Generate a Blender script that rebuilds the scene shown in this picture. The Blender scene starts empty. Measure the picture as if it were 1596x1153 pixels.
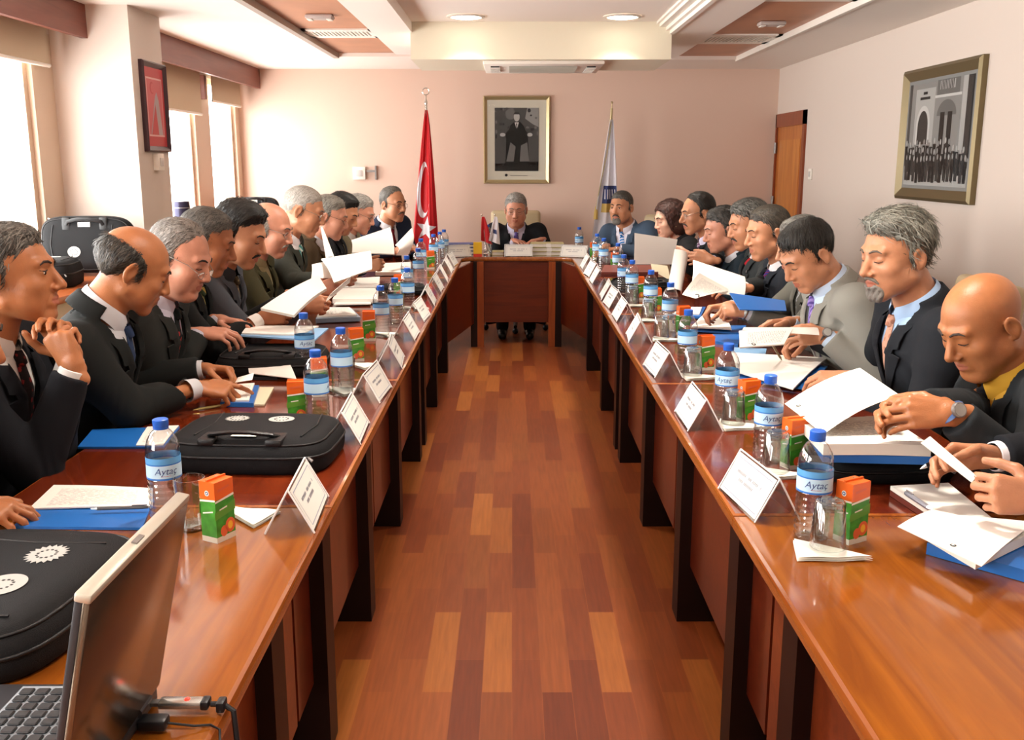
import bpy, bmesh, math, random
import numpy as np
from mathutils import Vector, Matrix
random.seed(7)
scene = bpy.context.scene
COL = scene.collection
R = math.radians

# ------------------------------------------------------------------ camera
F, CAM_H = 1520.0, 1.52
TH = math.atan((576 - 252) / F)          # downward pitch
CX, CY = 798.0, 576.5
cam_d = bpy.data.cameras.new('camera')
cam = bpy.data.objects.new('camera', cam_d)
COL.objects.link(cam)
cam.location = (0, 0, CAM_H)
cam.rotation_euler = (R(90) - TH, 0, 0)
cam_d.sensor_width = 36
cam_d.lens = 36 * F / 1596
cam_d.clip_start = 0.02
scene.camera = cam

# ------------------------------------------------------------------ world, daylight, exposure
W = bpy.data.worlds.new('overcast_sky')
scene.world = W
W.use_nodes = True
bgn = W.node_tree.nodes['Background']
bgn.inputs[0].default_value = (1.0, 0.985, 0.955, 1)
bgn.inputs[1].default_value = 15.0
scene.view_settings.view_transform = 'Standard'
scene.view_settings.look = 'None'
scene.view_settings.exposure = 0.26
scene.view_settings.gamma = 1
scene.view_settings.use_curve_mapping = False
scene.cycles.max_bounces = 12
scene.cycles.transparent_max_bounces = 24
scene.cycles.caustics_reflective = False
scene.cycles.caustics_refractive = False
scene.cycles.sample_clamp_indirect = 6
scene.cycles.use_denoising = True

def portal(y0, y1, z0, z1):
    """sky portal in a window opening of the left wall"""
    l = bpy.data.lights.new('window_portal', 'AREA')
    l.shape = 'RECTANGLE'
    l.size, l.size_y = z1 - z0, y1 - y0
    l.cycles.is_portal = True
    o = bpy.data.objects.new('window_portal', l)
    COL.objects.link(o)
    o.location = (-2.72, (y0 + y1) / 2, (z0 + z1) / 2)
    o.rotation_euler = (0, R(-90), 0)
for w in ((-1.0, 1.0), (1.3, 3.3), (3.5, 5.5), (6.4, 8.25), (8.65, 9.46)):
    portal(w[0], w[1], 0.95, 2.2)

# ------------------------------------------------------------------ pixel -> place
_c, _s = math.cos(TH), math.sin(TH)
def ray(px, py):
    u = (px - CX) / F; v = (py - CY) / F
    return (u, _c - v * _s, -(_s + v * _c))
def U(px, py, z):
    r = ray(px, py); t = (z - CAM_H) / r[2]
    return Vector((r[0] * t, r[1] * t, z))
def P(px, py, Y):
    r = ray(px, py); t = Y / r[1]
    return Vector((r[0] * t, Y, CAM_H + r[2] * t))
def PX(px, py, X):
    r = ray(px, py); t = X / r[0]
    return Vector((X, r[1] * t, CAM_H + r[2] * t))

# ------------------------------------------------------------------ materials
def lin(h):
    h = h.lstrip('#')
    v = [int(h[i:i + 2], 16) / 255 for i in (0, 2, 4)]
    return tuple((c / 12.92 if c <= .04045 else ((c + .055) / 1.055) ** 2.4) for c in v) + (1,)
MATS = {}
def mat(name, col='#808080', rough=.6, metal=0., bump=0., bscale=200., var=0., vscale=8., emis=0., coat=0.,
        spec=.5, alpha=1., trans=0., ior=1.45, sheen=0.):
    if name in MATS: return MATS[name]
    m = bpy.data.materials.new(name); m.use_nodes = True
    nt = m.node_tree; b = nt.nodes['Principled BSDF']
    c = lin(col) if isinstance(col, str) else col
    b.inputs['Base Color'].default_value = c
    b.inputs['Roughness'].default_value = rough
    b.inputs['Metallic'].default_value = metal
    b.inputs['Specular IOR Level'].default_value = spec
    b.inputs['Coat Weight'].default_value = coat
    b.inputs['Coat Roughness'].default_value = .06
    b.inputs['Transmission Weight'].default_value = trans
    b.inputs['IOR'].default_value = ior
    b.inputs['Sheen Weight'].default_value = sheen
    if emis:
        b.inputs['Emission Color'].default_value = c
        b.inputs['Emission Strength'].default_value = emis
    if bump or var:
        tc = nt.nodes.new('ShaderNodeTexCoord')
    if var:
        n = nt.nodes.new('ShaderNodeTexNoise'); n.inputs['Scale'].default_value = vscale
        n.inputs['Detail'].default_value = 4
        nt.links.new(tc.outputs['Object'], n.inputs['Vector'])
        r = nt.nodes.new('ShaderNodeValToRGB')
        r.color_ramp.elements[0].position = .3; r.color_ramp.elements[1].position = .7
        r.color_ramp.elements[0].color = tuple(x * (1 - var) for x in c[:3]) + (1,)
        r.color_ramp.elements[1].color = tuple(min(1, x * (1 + var)) for x in c[:3]) + (1,)
        nt.links.new(n.outputs['Fac'], r.inputs[0])
        nt.links.new(r.outputs[0], b.inputs['Base Color'])
    if bump:
        n = nt.nodes.new('ShaderNodeTexNoise'); n.inputs['Scale'].default_value = bscale
        n.inputs['Detail'].default_value = 3
        nt.links.new(tc.outputs['Object'], n.inputs['Vector'])
        bp = nt.nodes.new('ShaderNodeBump'); bp.inputs['Strength'].default_value = bump
        bp.inputs['Distance'].default_value = .01
        nt.links.new(n.outputs['Fac'], bp.inputs['Height'])
        nt.links.new(bp.outputs[0], b.inputs['Normal'])
    MATS[name] = m
    return m

def wood(name, c0, c1, rough=.25, coat=.3, axis=1, scale=1.0):
    """wood with grain stretched along one axis"""
    if name in MATS: return MATS[name]
    m = mat(name, c0, rough, coat=coat)
    nt = m.node_tree; b = nt.nodes['Principled BSDF']
    tc = nt.nodes.new('ShaderNodeTexCoord'); mp = nt.nodes.new('ShaderNodeMapping')
    sc = [14 * scale] * 3; sc[axis] = 1.1 * scale
    mp.inputs['Scale'].default_value = sc
    n = nt.nodes.new('ShaderNodeTexNoise'); n.inputs['Scale'].default_value = 1.6; n.inputs['Detail'].default_value = 7
    n.inputs['Distortion'].default_value = 1.2
    r = nt.nodes.new('ShaderNodeValToRGB')
    r.color_ramp.elements[0].position = .3; r.color_ramp.elements[1].position = .72
    r.color_ramp.elements[0].color = lin(c0); r.color_ramp.elements[1].color = lin(c1)
    L = nt.links.new
    L(tc.outputs['Object'], mp.inputs[0]); L(mp.outputs[0], n.inputs['Vector'])
    L(n.outputs['Fac'], r.inputs[0]); L(r.outputs[0], b.inputs['Base Color'])
    return m

def parquet():
    m = mat('parquet', '#8a4a26', .38, coat=0., spec=.3)
    nt = m.node_tree; b = nt.nodes['Principled BSDF']; L = nt.links.new
    tc = nt.nodes.new('ShaderNodeTexCoord'); mp = nt.nodes.new('ShaderNodeMapping')
    mp.inputs['Rotation'].default_value = (0, 0, R(90))
    br = nt.nodes.new('ShaderNodeTexBrick')
    br.offset = .37; br.offset_frequency = 2; br.squash = 1
    br.inputs['Color1'].default_value = (0, 0, 0, 1); br.inputs['Color2'].default_value = (1, 1, 1, 1)
    br.inputs['Mortar'].default_value = (.5, .5, .5, 1)
    br.inputs['Scale'].default_value = 1; br.inputs['Mortar Size'].default_value = .0008
    br.inputs['Brick Width'].default_value = .52; br.inputs['Row Height'].default_value = .088
    L(tc.outputs['Object'], mp.inputs[0]); L(mp.outputs[0], br.inputs['Vector'])
    r = nt.nodes.new('ShaderNodeValToRGB')
    e = r.color_ramp.elements
    e[0].position = 0; e[0].color = lin('#5c2610'); e[1].position = 1; e[1].color = lin('#8c4f20')
    for p, c in ((.3, '#6e3315'), (.5, '#7c3f1a'), (.7, '#642c12')):
        x = e.new(p); x.color = lin(c)
    L(br.outputs['Color'], r.inputs[0])
    mp2 = nt.nodes.new('ShaderNodeMapping'); mp2.inputs['Scale'].default_value = (90, 5, 1)
    L(tc.outputs['Object'], mp2.inputs[0])
    n = nt.nodes.new('ShaderNodeTexNoise'); n.inputs['Scale'].default_value = 1; n.inputs['Detail'].default_value = 5
    L(mp2.outputs[0], n.inputs['Vector'])
    mx = nt.nodes.new('ShaderNodeMix'); mx.data_type = 'RGBA'; mx.blend_type = 'OVERLAY'
    mx.inputs[0].default_value = .35
    L(r.outputs[0], mx.inputs[6]); L(n.outputs['Fac'], mx.inputs[7])
    L(mx.outputs[2], b.inputs['Base Color'])
    return m

def print_mat(name, page='#f2efe6', ink='#8d8d92', lines=170., width=.45, u=(0, 1)):
    """paper with rows of small print, laid along the sheet's UV"""
    if name in MATS: return MATS[name]
    m = mat(name, page, .55)
    nt = m.node_tree; b = nt.nodes['Principled BSDF']; L = nt.links.new
    uv = nt.nodes.new('ShaderNodeUVMap')
    sep = nt.nodes.new('ShaderNodeSeparateXYZ'); L(uv.outputs[0], sep.inputs[0])
    def math_(op, a, bb=None, clamp=False):
        k = nt.nodes.new('ShaderNodeMath'); k.operation = op; k.use_clamp = clamp
        for i, v in enumerate((a, bb)):
            if v is None: continue
            if isinstance(v, (int, float)): k.inputs[i].default_value = v
            else: L(v, k.inputs[i])
        return k.outputs[0]
    x, y = sep.outputs[0], sep.outputs[1]
    row = math_('LESS_THAN', math_('FRACT', math_('MULTIPLY', y, lines / 6)), width)
    n = nt.nodes.new('ShaderNodeTexNoise'); n.inputs['Scale'].default_value = 1; n.inputs['Detail'].default_value = 2
    mp = nt.nodes.new('ShaderNodeMapping'); mp.inputs['Scale'].default_value = (26, lines / 6 * 1.0, 1)
    L(uv.outputs[0], mp.inputs[0]); L(mp.outputs[0], n.inputs['Vector'])
    word = math_('GREATER_THAN', n.outputs['Fac'], .46)
    ins = math_('MULTIPLY', math_('GREATER_THAN', x, .12), math_('LESS_THAN', x, .86))
    ins2 = math_('MULTIPLY', math_('GREATER_THAN', y, .1), math_('LESS_THAN', y, .85))
    msk = math_('MULTIPLY', math_('MULTIPLY', row, word), math_('MULTIPLY', ins, ins2))
    mx = nt.nodes.new('ShaderNodeMix'); mx.data_type = 'RGBA'
    mx.inputs[6].default_value = lin(page); mx.inputs[7].default_value = lin(ink)
    L(math_('MULTIPLY', msk, .75), mx.inputs[0]); L(mx.outputs[2], b.inputs['Base Color'])
    return m

def glass_mat(name, tint=(1, 1, 1, 1), rough=0., refl=1.0):
    """thin clear plastic or pane: see-through with fresnel reflections"""
    if name in MATS: return MATS[name]
    m = bpy.data.materials.new(name); m.use_nodes = True
    nt = m.node_tree; nt.nodes.clear(); L = nt.links.new
    out = nt.nodes.new('ShaderNodeOutputMaterial'); t = nt.nodes.new('ShaderNodeBsdfTransparent')
    g = nt.nodes.new('ShaderNodeBsdfGlossy'); g.inputs['Roughness'].default_value = rough
    t.inputs[0].default_value = tint
    lw = nt.nodes.new('ShaderNodeLayerWeight'); lw.inputs[0].default_value = .5
    pw = nt.nodes.new('ShaderNodeMath'); pw.operation = 'POWER'; pw.inputs[1].default_value = 2.2
    L(lw.outputs['Facing'], pw.inputs[0])
    k = nt.nodes.new('ShaderNodeMath'); k.operation = 'MULTIPLY_ADD'; k.inputs[1].default_value = .62 * refl; k.inputs[2].default_value = .045 * refl; k.use_clamp = True
    mx = nt.nodes.new('ShaderNodeMixShader')
    L(pw.outputs[0], k.inputs[0]); L(k.outputs[0], mx.inputs[0]); L(t.outputs[0], mx.inputs[1])
    L(g.outputs[0], mx.inputs[2]); L(mx.outputs[0], out.inputs[0])
    MATS[name] = m
    return m

# ------------------------------------------------------------------ mesh building
class MB:
    """collects shapes; build() links them as ONE mesh object"""
    def __init__(s): s.v = []; s.f = []; s.m = []; s.mats = []; s.uv = {}
    def mi(s, m):
        if m not in s.mats: s.mats.append(m)
        return s.mats.index(m)
    def raw(s, vs, fs, m, uvs=None):
        o = len(s.v); i = s.mi(m)
        s.v += [tuple(p) for p in vs]
        for k, f in enumerate(fs):
            if uvs: s.uv[len(s.f)] = uvs[k]
            s.f.append([o + j for j in f]); s.m.append(i)
        return s
    def box(s, lo, hi, m, M=None, bev=0., seg=2):
        lo, hi = Vector(lo), Vector(hi)
        if bev:
            bm = bmesh.new(); bmesh.ops.create_cube(bm, size=1)
            for v in bm.verts:
                v.co = Vector(((lo[k] + hi[k]) / 2 + v.co[k] * (hi[k] - lo[k]) for k in range(3)))
            bmesh.ops.bevel(bm, geom=bm.edges[:], offset=bev, segments=seg, profile=.5, affect='EDGES')
            vs = [v.co.copy() for v in bm.verts]
            bm.verts.index_update()
            fs = [[v.index for v in f.verts] for f in bm.faces]; bm.free()
        else:
            vs = [Vector((x, y, z)) for x in (lo.x, hi.x) for y in (lo.y, hi.y) for z in (lo.z, hi.z)]
            fs = [(0, 1, 3, 2), (4, 6, 7, 5), (0, 4, 5, 1), (2, 3, 7, 6), (0, 2, 6, 4), (1, 5, 7, 3)]
        if M is not None: vs = [M @ v for v in vs]
        return s.raw(vs, fs, m)
    def lathe(s, prof, m, n=24, M=None, cap=True):
        vs = []; fs = []
        for r, z in prof:
            for k in range(n):
                a = 2 * math.pi * k / n
                vs.append(Vector((r * math.cos(a), r * math.sin(a), z)))
        for i in range(len(prof) - 1):
            for k in range(n):
                fs.append((i * n + k, i * n + (k + 1) % n, (i + 1) * n + (k + 1) % n, (i + 1) * n + k))
        if cap:
            if prof[0][0] > 1e-5: fs.append(tuple(range(n))[::-1])
            if prof[-1][0] > 1e-5: fs.append(tuple((len(prof) - 1) * n + k for k in range(n)))
        if M is not None: vs = [M @ v for v in vs]
        return s.raw(vs, fs, m)
    def tube(s, pts, r, m, n=8, cap=True, flat=1.0):
        pts = [Vector(p) for p in pts]
        if not isinstance(r, (list, tuple)): r = [r] * len(pts)
        vs = []; fs = []; prev = None
        for i, p in enumerate(pts):
            d = (pts[min(i + 1, len(pts) - 1)] - pts[max(i - 1, 0)])
            d = d.normalized() if d.length > 1e-9 else Vector((0, 0, 1))
            a = prev if prev is not None else (Vector((0, 0, 1)) if abs(d.z) < .9 else Vector((1, 0, 0)))
            x = (a - d * a.dot(d)).normalized(); y = d.cross(x); prev = x
            for k in range(n):
                t = 2 * math.pi * k / n
                vs.append(p + x * (r[i] * math.cos(t) * flat) + y * (r[i] * math.sin(t)))
        for i in range(len(pts) - 1):
            for k in range(n):
                fs.append((i * n + k, i * n + (k + 1) % n, (i + 1) * n + (k + 1) % n, (i + 1) * n + k))
        if cap:
            fs.append(tuple(range(n))[::-1]); fs.append(tuple((len(pts) - 1) * n + k for k in range(n)))
        return s.raw(vs, fs, m)
    def ball(s, c, r, m, n=16, k=10, M=None):
        if not isinstance(r, (list, tuple)): r = (r, r, r)
        vs = []; fs = []
        for i in range(k + 1):
            a = math.pi * i / k
            for j in range(n):
                b = 2 * math.pi * j / n
                v = Vector((r[0] * math.sin(a) * math.cos(b), r[1] * math.sin(a) * math.sin(b), r[2] * math.cos(a)))
                if M is not None: v = M @ v
                vs.append(v + Vector(c))
        for i in range(k):
            for j in range(n):
                fs.append((i * n + j, (i + 1) * n + j, (i + 1) * n + (j + 1) % n, i * n + (j + 1) % n))
        return s.raw(vs, fs, m)
    def prism(s, poly, z0, z1, m, M=None):
        n = len(poly)
        vs = [Vector((p[0], p[1], z0)) for p in poly] + [Vector((p[0], p[1], z1)) for p in poly]
        if M is not None: vs = [M @ v for v in vs]
        fs = [tuple(range(n))[::-1], tuple(range(n, 2 * n))] + [(i, (i + 1) % n, n + (i + 1) % n, n + i) for i in range(n)]
        return s.raw(vs, fs, m)
    def quad(s, a, b, c, d, m):
        return s.raw([a, b, c, d], [(0, 1, 2, 3)], m)
    def build(s, name, parent=None, loc=None, sharp=35, smooth=True):
        o0 = Vector(loc) if loc is not None else Vector((0, 0, 0))
        me = bpy.data.meshes.new(name)
        me.from_pydata([(v[0] - o0[0], v[1] - o0[1], v[2] - o0[2]) for v in s.v], [], s.f)
        for m in s.mats: me.materials.append(m)
        me.polygons.foreach_set('material_index', s.m)
        if s.uv:
            ul = me.uv_layers.new(name='UVMap')
            for fi, uvs in s.uv.items():
                for k, li in enumerate(me.polygons[fi].loop_indices): ul.data[li].uv = uvs[k]
        if smooth:
            me.polygons.foreach_set('use_smooth', [True] * len(me.polygons))
            me.set_sharp_from_angle(angle=R(sharp))
        me.update()
        o = bpy.data.objects.new(name, me)
        COL.objects.link(o)
        if parent is not None:
            o.parent = parent
        elif loc is not None:
            o.location = loc
        return o

def tag(o, label=None, cat=None, group=None, kind=None):
    if label: o['label'] = label
    if cat: o['category'] = cat
    if group: o['group'] = group
    if kind: o['kind'] = kind
    return o
def thing(name, label, cat, loc=(0, 0, 0), rz=0., group=None):
    o = bpy.data.objects.new(name, None); COL.objects.link(o)
    o.empty_display_size = .05
    o.location = loc; o.rotation_euler = (0, 0, rz)
    return tag(o, label, cat, group)
def struct(name, mb, **k):
    o = mb.build(name, **k); o['kind'] = 'structure'; return o
def kids(o):
    return [c for c in bpy.data.objects if c.parent is o]
def copy_tree(o, parent=None):
    c = o.copy(); COL.objects.link(c); c.parent = parent
    for ch in kids(o): copy_tree(ch, c)
    return c
def dup(o, loc, rz, label, group=None):
    c = copy_tree(o)
    c.location = loc; c.rotation_euler = (0, 0, rz); c['label'] = label
    if group: c['group'] = group
    return c
# ================================================================== THE ROOM
XL, XR, YB, ZC = -2.6, 2.53, 9.6, 2.38
Y0 = -1.6
wall_m = mat('wall_paint', '#d8cabf', .75, bump=.04, bscale=300)
ceil_m = mat('ceiling_paint', '#f1e8df', .8)
white_m = mat('white_trim', '#efe9df', .5)
frame_m = mat('window_frame_paint', '#cdb59f', .5)
soff_m = mat('soffit_wood', '#b9805f', .4, var=.12, vscale=3)
val_m = wood('valance_wood', '#6e3527', '#7d4030', .45, .1)
blind_m = mat('blind_fabric', '#c9b59a', .8)
pane_m = glass_mat('window_pane', refl=.6)
grey_m = mat('grey_metal', '#8d8a88', .35, metal=.7)
dark_m = mat('black_plastic', '#17171a', .35)

struct('floor', MB().box((XL - .1, Y0 - .1, -.08), (XR + .1, YB + .1, 0), parquet()))
struct('wall_back', MB().box((XL - .12, YB, 0), (XR + .12, YB + .12, 2.7), mat('back_wall_paint', '#dbbfae', .75, bump=.04, bscale=300)))
struct('wall_front', MB().box((XL - .12, Y0 - .12, 0), (XR + .12, Y0, 2.7), wall_m))
# right wall with the door opening
b = MB(); DY0, DY1, DZ = 8.62, 9.57, 1.96
b.box((XR, Y0, 0), (XR + .14, DY0, 2.7), wall_m).box((XR, DY0, DZ), (XR + .14, DY1, 2.7), wall_m)
b.box((XR, DY1, 0), (XR + .14, YB, 2.7), wall_m)
struct('wall_right', b)
# left wall: openings between sill and head
WIN = [(-1.0, 1.0), (1.3, 3.3), (3.5, 5.5), (6.4, 8.25), (8.65, 9.46)]
b = MB(); zs, zh = .92, 2.22
b.box((XL - .14, Y0, 0), (XL, YB, zs), wall_m).box((XL - .14, Y0, zh), (XL, YB, 2.7), wall_m)
ys = [Y0] + [y for w in WIN for y in w] + [YB]
for i in range(0, len(ys), 2): b.box((XL - .14, ys[i], zs), (XL, ys[i + 1], zh), frame_m)
struct('wall_left', b)
struct('wall_pillar', MB().box((XL, 5.75, 0), (-2.15, 6.255, 2.7), wall_m))
struct('wall_pillar', MB().box((XL, 1.0, 0), (-2.3, 1.3, 2.7), wall_m))
for i, (y0, y1) in enumerate(WIN):
    b = MB()
    t = .045
    for lo, hi in (((y0, zs), (y1, zs + t)), ((y0, zh - t), (y1, zh)), ((y0, zs), (y0 + t, zh)), ((y1 - t, zs), (y1, zh))):
        b.box((XL - .09, lo[0], lo[1]), (XL - .03, hi[0], hi[1]), frame_m)
    w = struct('window_%d' % (i + 1), b, loc=(XL - .06, (y0 + y1) / 2, zs))
    p = MB().box((XL - .065, y0 + t, zs + t), (XL - .06, y1 - t, zh - t), pane_m).build('pane', loc=(XL - .06, (y0 + y1) / 2, zs))
    p.location = (0, 0, 0); p.parent = w
# roller blinds
for j, (y0, y1, z, lab) in enumerate(((3.5, 5.62, 2.04, 'beige roller blind rolled down a hand above the window nearest the camera'),
                                (6.4, 8.3, 1.905, 'beige roller blind pulled lower, over the window just behind the pillar'),
                                (8.62, 9.5, 2.03, 'short beige roller blind over the narrow window in the far left corner'))):
    t = thing('roller_blind', lab, 'blind', (XL + .05, (y0 + y1) / 2, 2.2), group='roller blinds on the left wall')
    q = MB().box((XL + .04, y0, z), (XL + .046, y1, 2.36), blind_m); q.build('fabric', t, t.location)
    q = MB().tube([(XL + .043, y0, z), (XL + .043, y1, z)], .011, white_m); q.build('bottom_rail', t, t.location)
b = MB().box((XL + .01, 8.36, 2.03), (XL + .06, 8.42, 2.22), val_m); struct('trim_1', b)
# brown pelmets above the windows
for y0, y1, n in ((Y0, 5.75, 'trim_2'), (6.255, YB, 'trim_3')):
    struct(n, MB().box((-2.42, y0, 2.2), (-2.385, y1, ZC + .02), val_m))
# ------------------------------------------------ ceiling
b = MB()
cz = 2.7
def slab(x0, x1, y0, y1, z=ZC, m=ceil_m, top=2.66): b.box((x0, y0, z), (x1, y1, top), m)
slab(XL, -1.45, Y0, YB); slab(-.95, -.68, Y0, 8.35); slab(1.10, 1.385, Y0, 8.6); slab(1.93, XR, Y0, YB)
slab(-1.45, -.95, 8.5, YB); slab(1.385, 1.93, 8.75, YB); slab(-.95, -.68, 8.5, YB); slab(1.10, 1.385, 8.75, YB)
slab(-.68, 1.10, 7.75, YB)
slab(-.68, 1.10, Y0, 7.0, 2.45)
struct('ceiling', b)
# timber panels with their gaps
for x0, x1, ye, n in ((-1.45, -.95, 8.5, 'trim_4'), (1.385, 1.93, 8.75, 'trim_5')):
    b = MB().box((x0, Y0, ZC + .03), (x1, ye, ZC + .05), soff_m)
    if x0 < 0: b.box((-.95, 8.35, ZC + .03), (-.68, 8.5, ZC + .05), soff_m)
    else: b.box((1.10, 8.6, ZC + .03), (1.385, 8.75, ZC + .05), soff_m)
    struct(n, b)
struct('trim_6', MB().box((-1.49, Y0, ZC - .012), (-1.446, 8.53, ZC + .029), mat('gap_grey', '#a89b90', .6)))
struct('trim_7', MB().box((1.926, Y0, ZC - .012), (1.95, 8.78, ZC + .029), white_m))
# bulkhead across the room that carries the air conditioner
struct('trim_8', MB().box((-.69, 6.95, 2.205), (1.085, 7.78, 2.452), mat('bulkhead_cream', '#e4dcc6', .7)))
# crown mouldings of the raised tray
for x, sgn, n in ((1.10, -1, 'trim_9'),):
    b = MB()
    for k, (w, z0, z1) in enumerate(((.03, ZC - .012, ZC + .012), (.055, ZC + .012, ZC + .035), (.10, ZC + .035, ZC + .055), (.12, ZC + .055, ZC + .075))):
        b.box((min(x, x + sgn * w), Y0, z0), (max(x, x + sgn * w), 6.95, z1), white_m)
    struct(n, b)
# air conditioner
t = thing('air_conditioner', 'white ceiling cassette air conditioner in the dropped bulkhead above the framed portrait', 'air conditioner', (.22, 7.4, 2.19))
b = MB().box((-.2, 7.02, 2.18), (.64, 7.74, 2.206), white_m, bev=.008); b.build('cover_panel', t, t.location)
b = MB().box((-.02, 7.16, 2.172), (.46, 7.56, 2.181), mat('ac_grille', '#9b978c', .6))
for k in range(14): b.box((-.02, 7.17 + k * .028, 2.168), (.46, 7.18 + k * .028, 2.173), mat('ac_slat', '#b9b5a8', .6))
b.build('grille', t, t.location)
for x in (-.15, .53):
    b = MB().box((x, 7.16, 2.172), (x + .06, 7.6, 2.181), dark_m)
    for k in range(5): b.box((x - .005, 7.18 + k * .09, 2.168), (x + .065, 7.22 + k * .09, 2.174), white_m)
    b.build('louvre', t, t.location)
# ceiling vents and little fixtures in the timber panels
def vent(x0, x1, y0, y1, lab):
    t = thing('ceiling_vent', lab, 'vent', ((x0 + x1) / 2, (y0 + y1) / 2, ZC + .03), group='slotted vents in the timber ceiling strips')
    b = MB(); z0, z1 = ZC + .020, ZC + .0305; e = (y1 - y0) * .22
    b.box((x0, y0, z0), (x1, y0 + e, z1), white_m).box((x0, y1 - e, z0), (x1, y1, z1), white_m)
    b.box((x0, y0, z0), (x0 + .03, y1, z1), white_m).box((x1 - .03, y0, z0), (x1, y1, z1), white_m)
    b.build('vent_frame', t, t.location)
    b = MB(); k = x0 + .035
    while k < x1 - .035:
        b.box((k, y0 + e, ZC + .0215), (k + .014, y1 - e, ZC + .0295), white_m); k += .027
    b.build('slats', t, t.location)
    MB().box((x0 + .02, y0 + .04, ZC + .0285), (x1 - .02, y1 - .04, ZC + .0298), dark_m).build('backing', t, t.location)
vent(-1.44, -.955, 6.98, 7.42, 'white slotted vent in the left timber ceiling strip')
vent(1.39, 1.925, 7.27, 7.79, 'white slotted vent at the far end of the right timber ceiling strip')
vent(1.39, 1.925, 5.35, 5.78, 'white slotted vent cut by the top edge of the picture, right timber strip')
def fixture(x, y, lab):
    t = thing('ceiling_fixture', lab, 'fixture', (x, y, ZC + .03), group='small box fixtures on the timber ceiling strips')
    MB().box((x - .085, y - .055, ZC + .004), (x + .085, y + .055, ZC + .03), mat('fixture_grey', '#b9aca6', .5), bev=.012).build('housing', t, t.location)
    for k in (-.06, .06): MB().box((x + k - .016, y - .04, ZC - .002), (x + k + .016, y + .04, ZC + .004), white_m, bev=.003).build('lens', t, t.location)
fixture(-1.19, 6.36, 'small pale box fixture on the left timber ceiling strip')
fixture(1.685, 6.66, 'small pale box fixture on the right timber ceiling strip')
# recessed downlights (the two in view and the rest of their rows)
glow = mat('lamp_diffuser', '#fff4e0', .4, emis=9.)
ring_m = mat('lamp_ring', '#cfc6bb', .35)
LAMP_W = 11.0
def downlight(x, y, lab):
    t = thing('ceiling_light', lab, 'light', (x, y, 2.45), group='recessed round ceiling lights')
    q = MB(); q.lathe([(.125, 2.449), (.125, 2.443), (.105, 2.438), (.1, 2.441)], ring_m, 32, Matrix.Translation((x, y, 0)), cap=False)
    q.build('trim_ring', t, t.location)
    q = MB(); q.lathe([(.1, 2.442), (.07, 2.436), (.0, 2.433)], glow, 32, Matrix.Translation((x, y, 0)), cap=False); q.build('diffuser', t, t.location)
    l = bpy.data.lights.new('lamp', 'AREA'); l.shape = 'DISK'; l.size = .2; l.energy = LAMP_W; l.color = (1, .91, .80); l.spread = R(98)
    o = bpy.data.objects.new('lamp', l); COL.objects.link(o); o.parent = t; o.location = (0, 0, -.03)
for k in range(4):
    for x, s in ((-.30, 'left'), (.72, 'right')):
        if k == 0: lab = 'round recessed ceiling light, %s one of the pair above the far end' % s
        else: lab = 'round recessed ceiling light in the %s row, nearer than the pair in view' % s
        downlight(x, 6.7 - 2.1 * k, lab)
# ------------------------------------------------ door
dw = wood('door_wood', '#a85a22', '#c47a34', .35, .2, axis=2)
df = wood('door_frame_wood', '#7c3618', '#8f4420', .35, .2, axis=2)
b = MB()
b.box((XR - .02, DY0, 0), (XR + .1, DY0 + .07, DZ), df).box((XR - .02, DY1 - .03, 0), (XR + .1, DY1, DZ), df)
b.box((XR - .02, DY0, DZ - .12), (XR + .1, DY1, DZ), df)
d = struct('door_1', b, loc=(XR, 9.1, 0))
q = MB(); q.box((XR, DY0 + .07, .01), (XR + .04, DY1 - .03, DZ - .12), dw)
q.box((XR - .004, DY0 + .16, .2), (XR, DY1 - .12, DZ - .24), wood('door_panel_wood', '#b0621f', '#d08a3a', .35, .2, axis=2))
lf = q.build('door_leaf', loc=(XR, 9.1, 0)); lf.parent = d; lf.location = (0, 0, 0)
for z in (.3, 1.1, 1.6):
    q = MB().tube([(XR - .022, DY1 - .035, z), (XR - .022, DY1 - .035, z + .1)], .012, grey_m)
    h = q.build('hinge', loc=(XR, 9.1, 0)); h.parent = d; h.location = (0, 0, 0)
q = MB().tube([(XR - .01, DY0 + .12, .95), (XR - .06, DY0 + .12, .95), (XR - .06, DY0 + .24, .95)], .01, grey_m)
h = q.build('handle', loc=(XR, 9.1, 0)); h.parent = d; h.location = (0, 0, 0)
for x0, y0, x1, y1, n in ((XL, YB - .015, XR, YB, 'baseboard_back'), (XR - .015, Y0, XR, DY0, 'baseboard_right'), (XL, Y0, XL + .015, 5.75, 'baseboard_left')):
    struct(n, MB().box((x0, y0, 0), (x1, y1, .08), df))
# window ledge along the left wall (radiator cover)
lw = wood('ledge_wood', '#9a4a22', '#b8642e', .3, .3)
for y0, y1, lab in ((-1.5, 5.74, 'long wooden window ledge holding the black bags, left wall before the pillar'),
                    (6.27, 9.58, 'wooden window ledge behind the pillar, under the far windows')):
    t = thing('window_ledge', lab, 'ledge', (-2.4, (y0 + y1) / 2, 0), group='window ledges')
    MB().box((XL + .005, y0, .865), (-2.12, y1, .9), lw, bev=.006).build('ledge_top', t, t.location)
    b = MB().box((XL + .005, y0 + .02, 0), (-2.16, y1 - .02, .865), mat('radiator_cover', '#cbb7a4', .6))
    k = y0 + .1
    while k < y1 - .1: b.box((-2.165, k, .1), (-2.152, k + .02, .78), white_m); k += .06
    b.build('radiator_cover', t, t.location)

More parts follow.
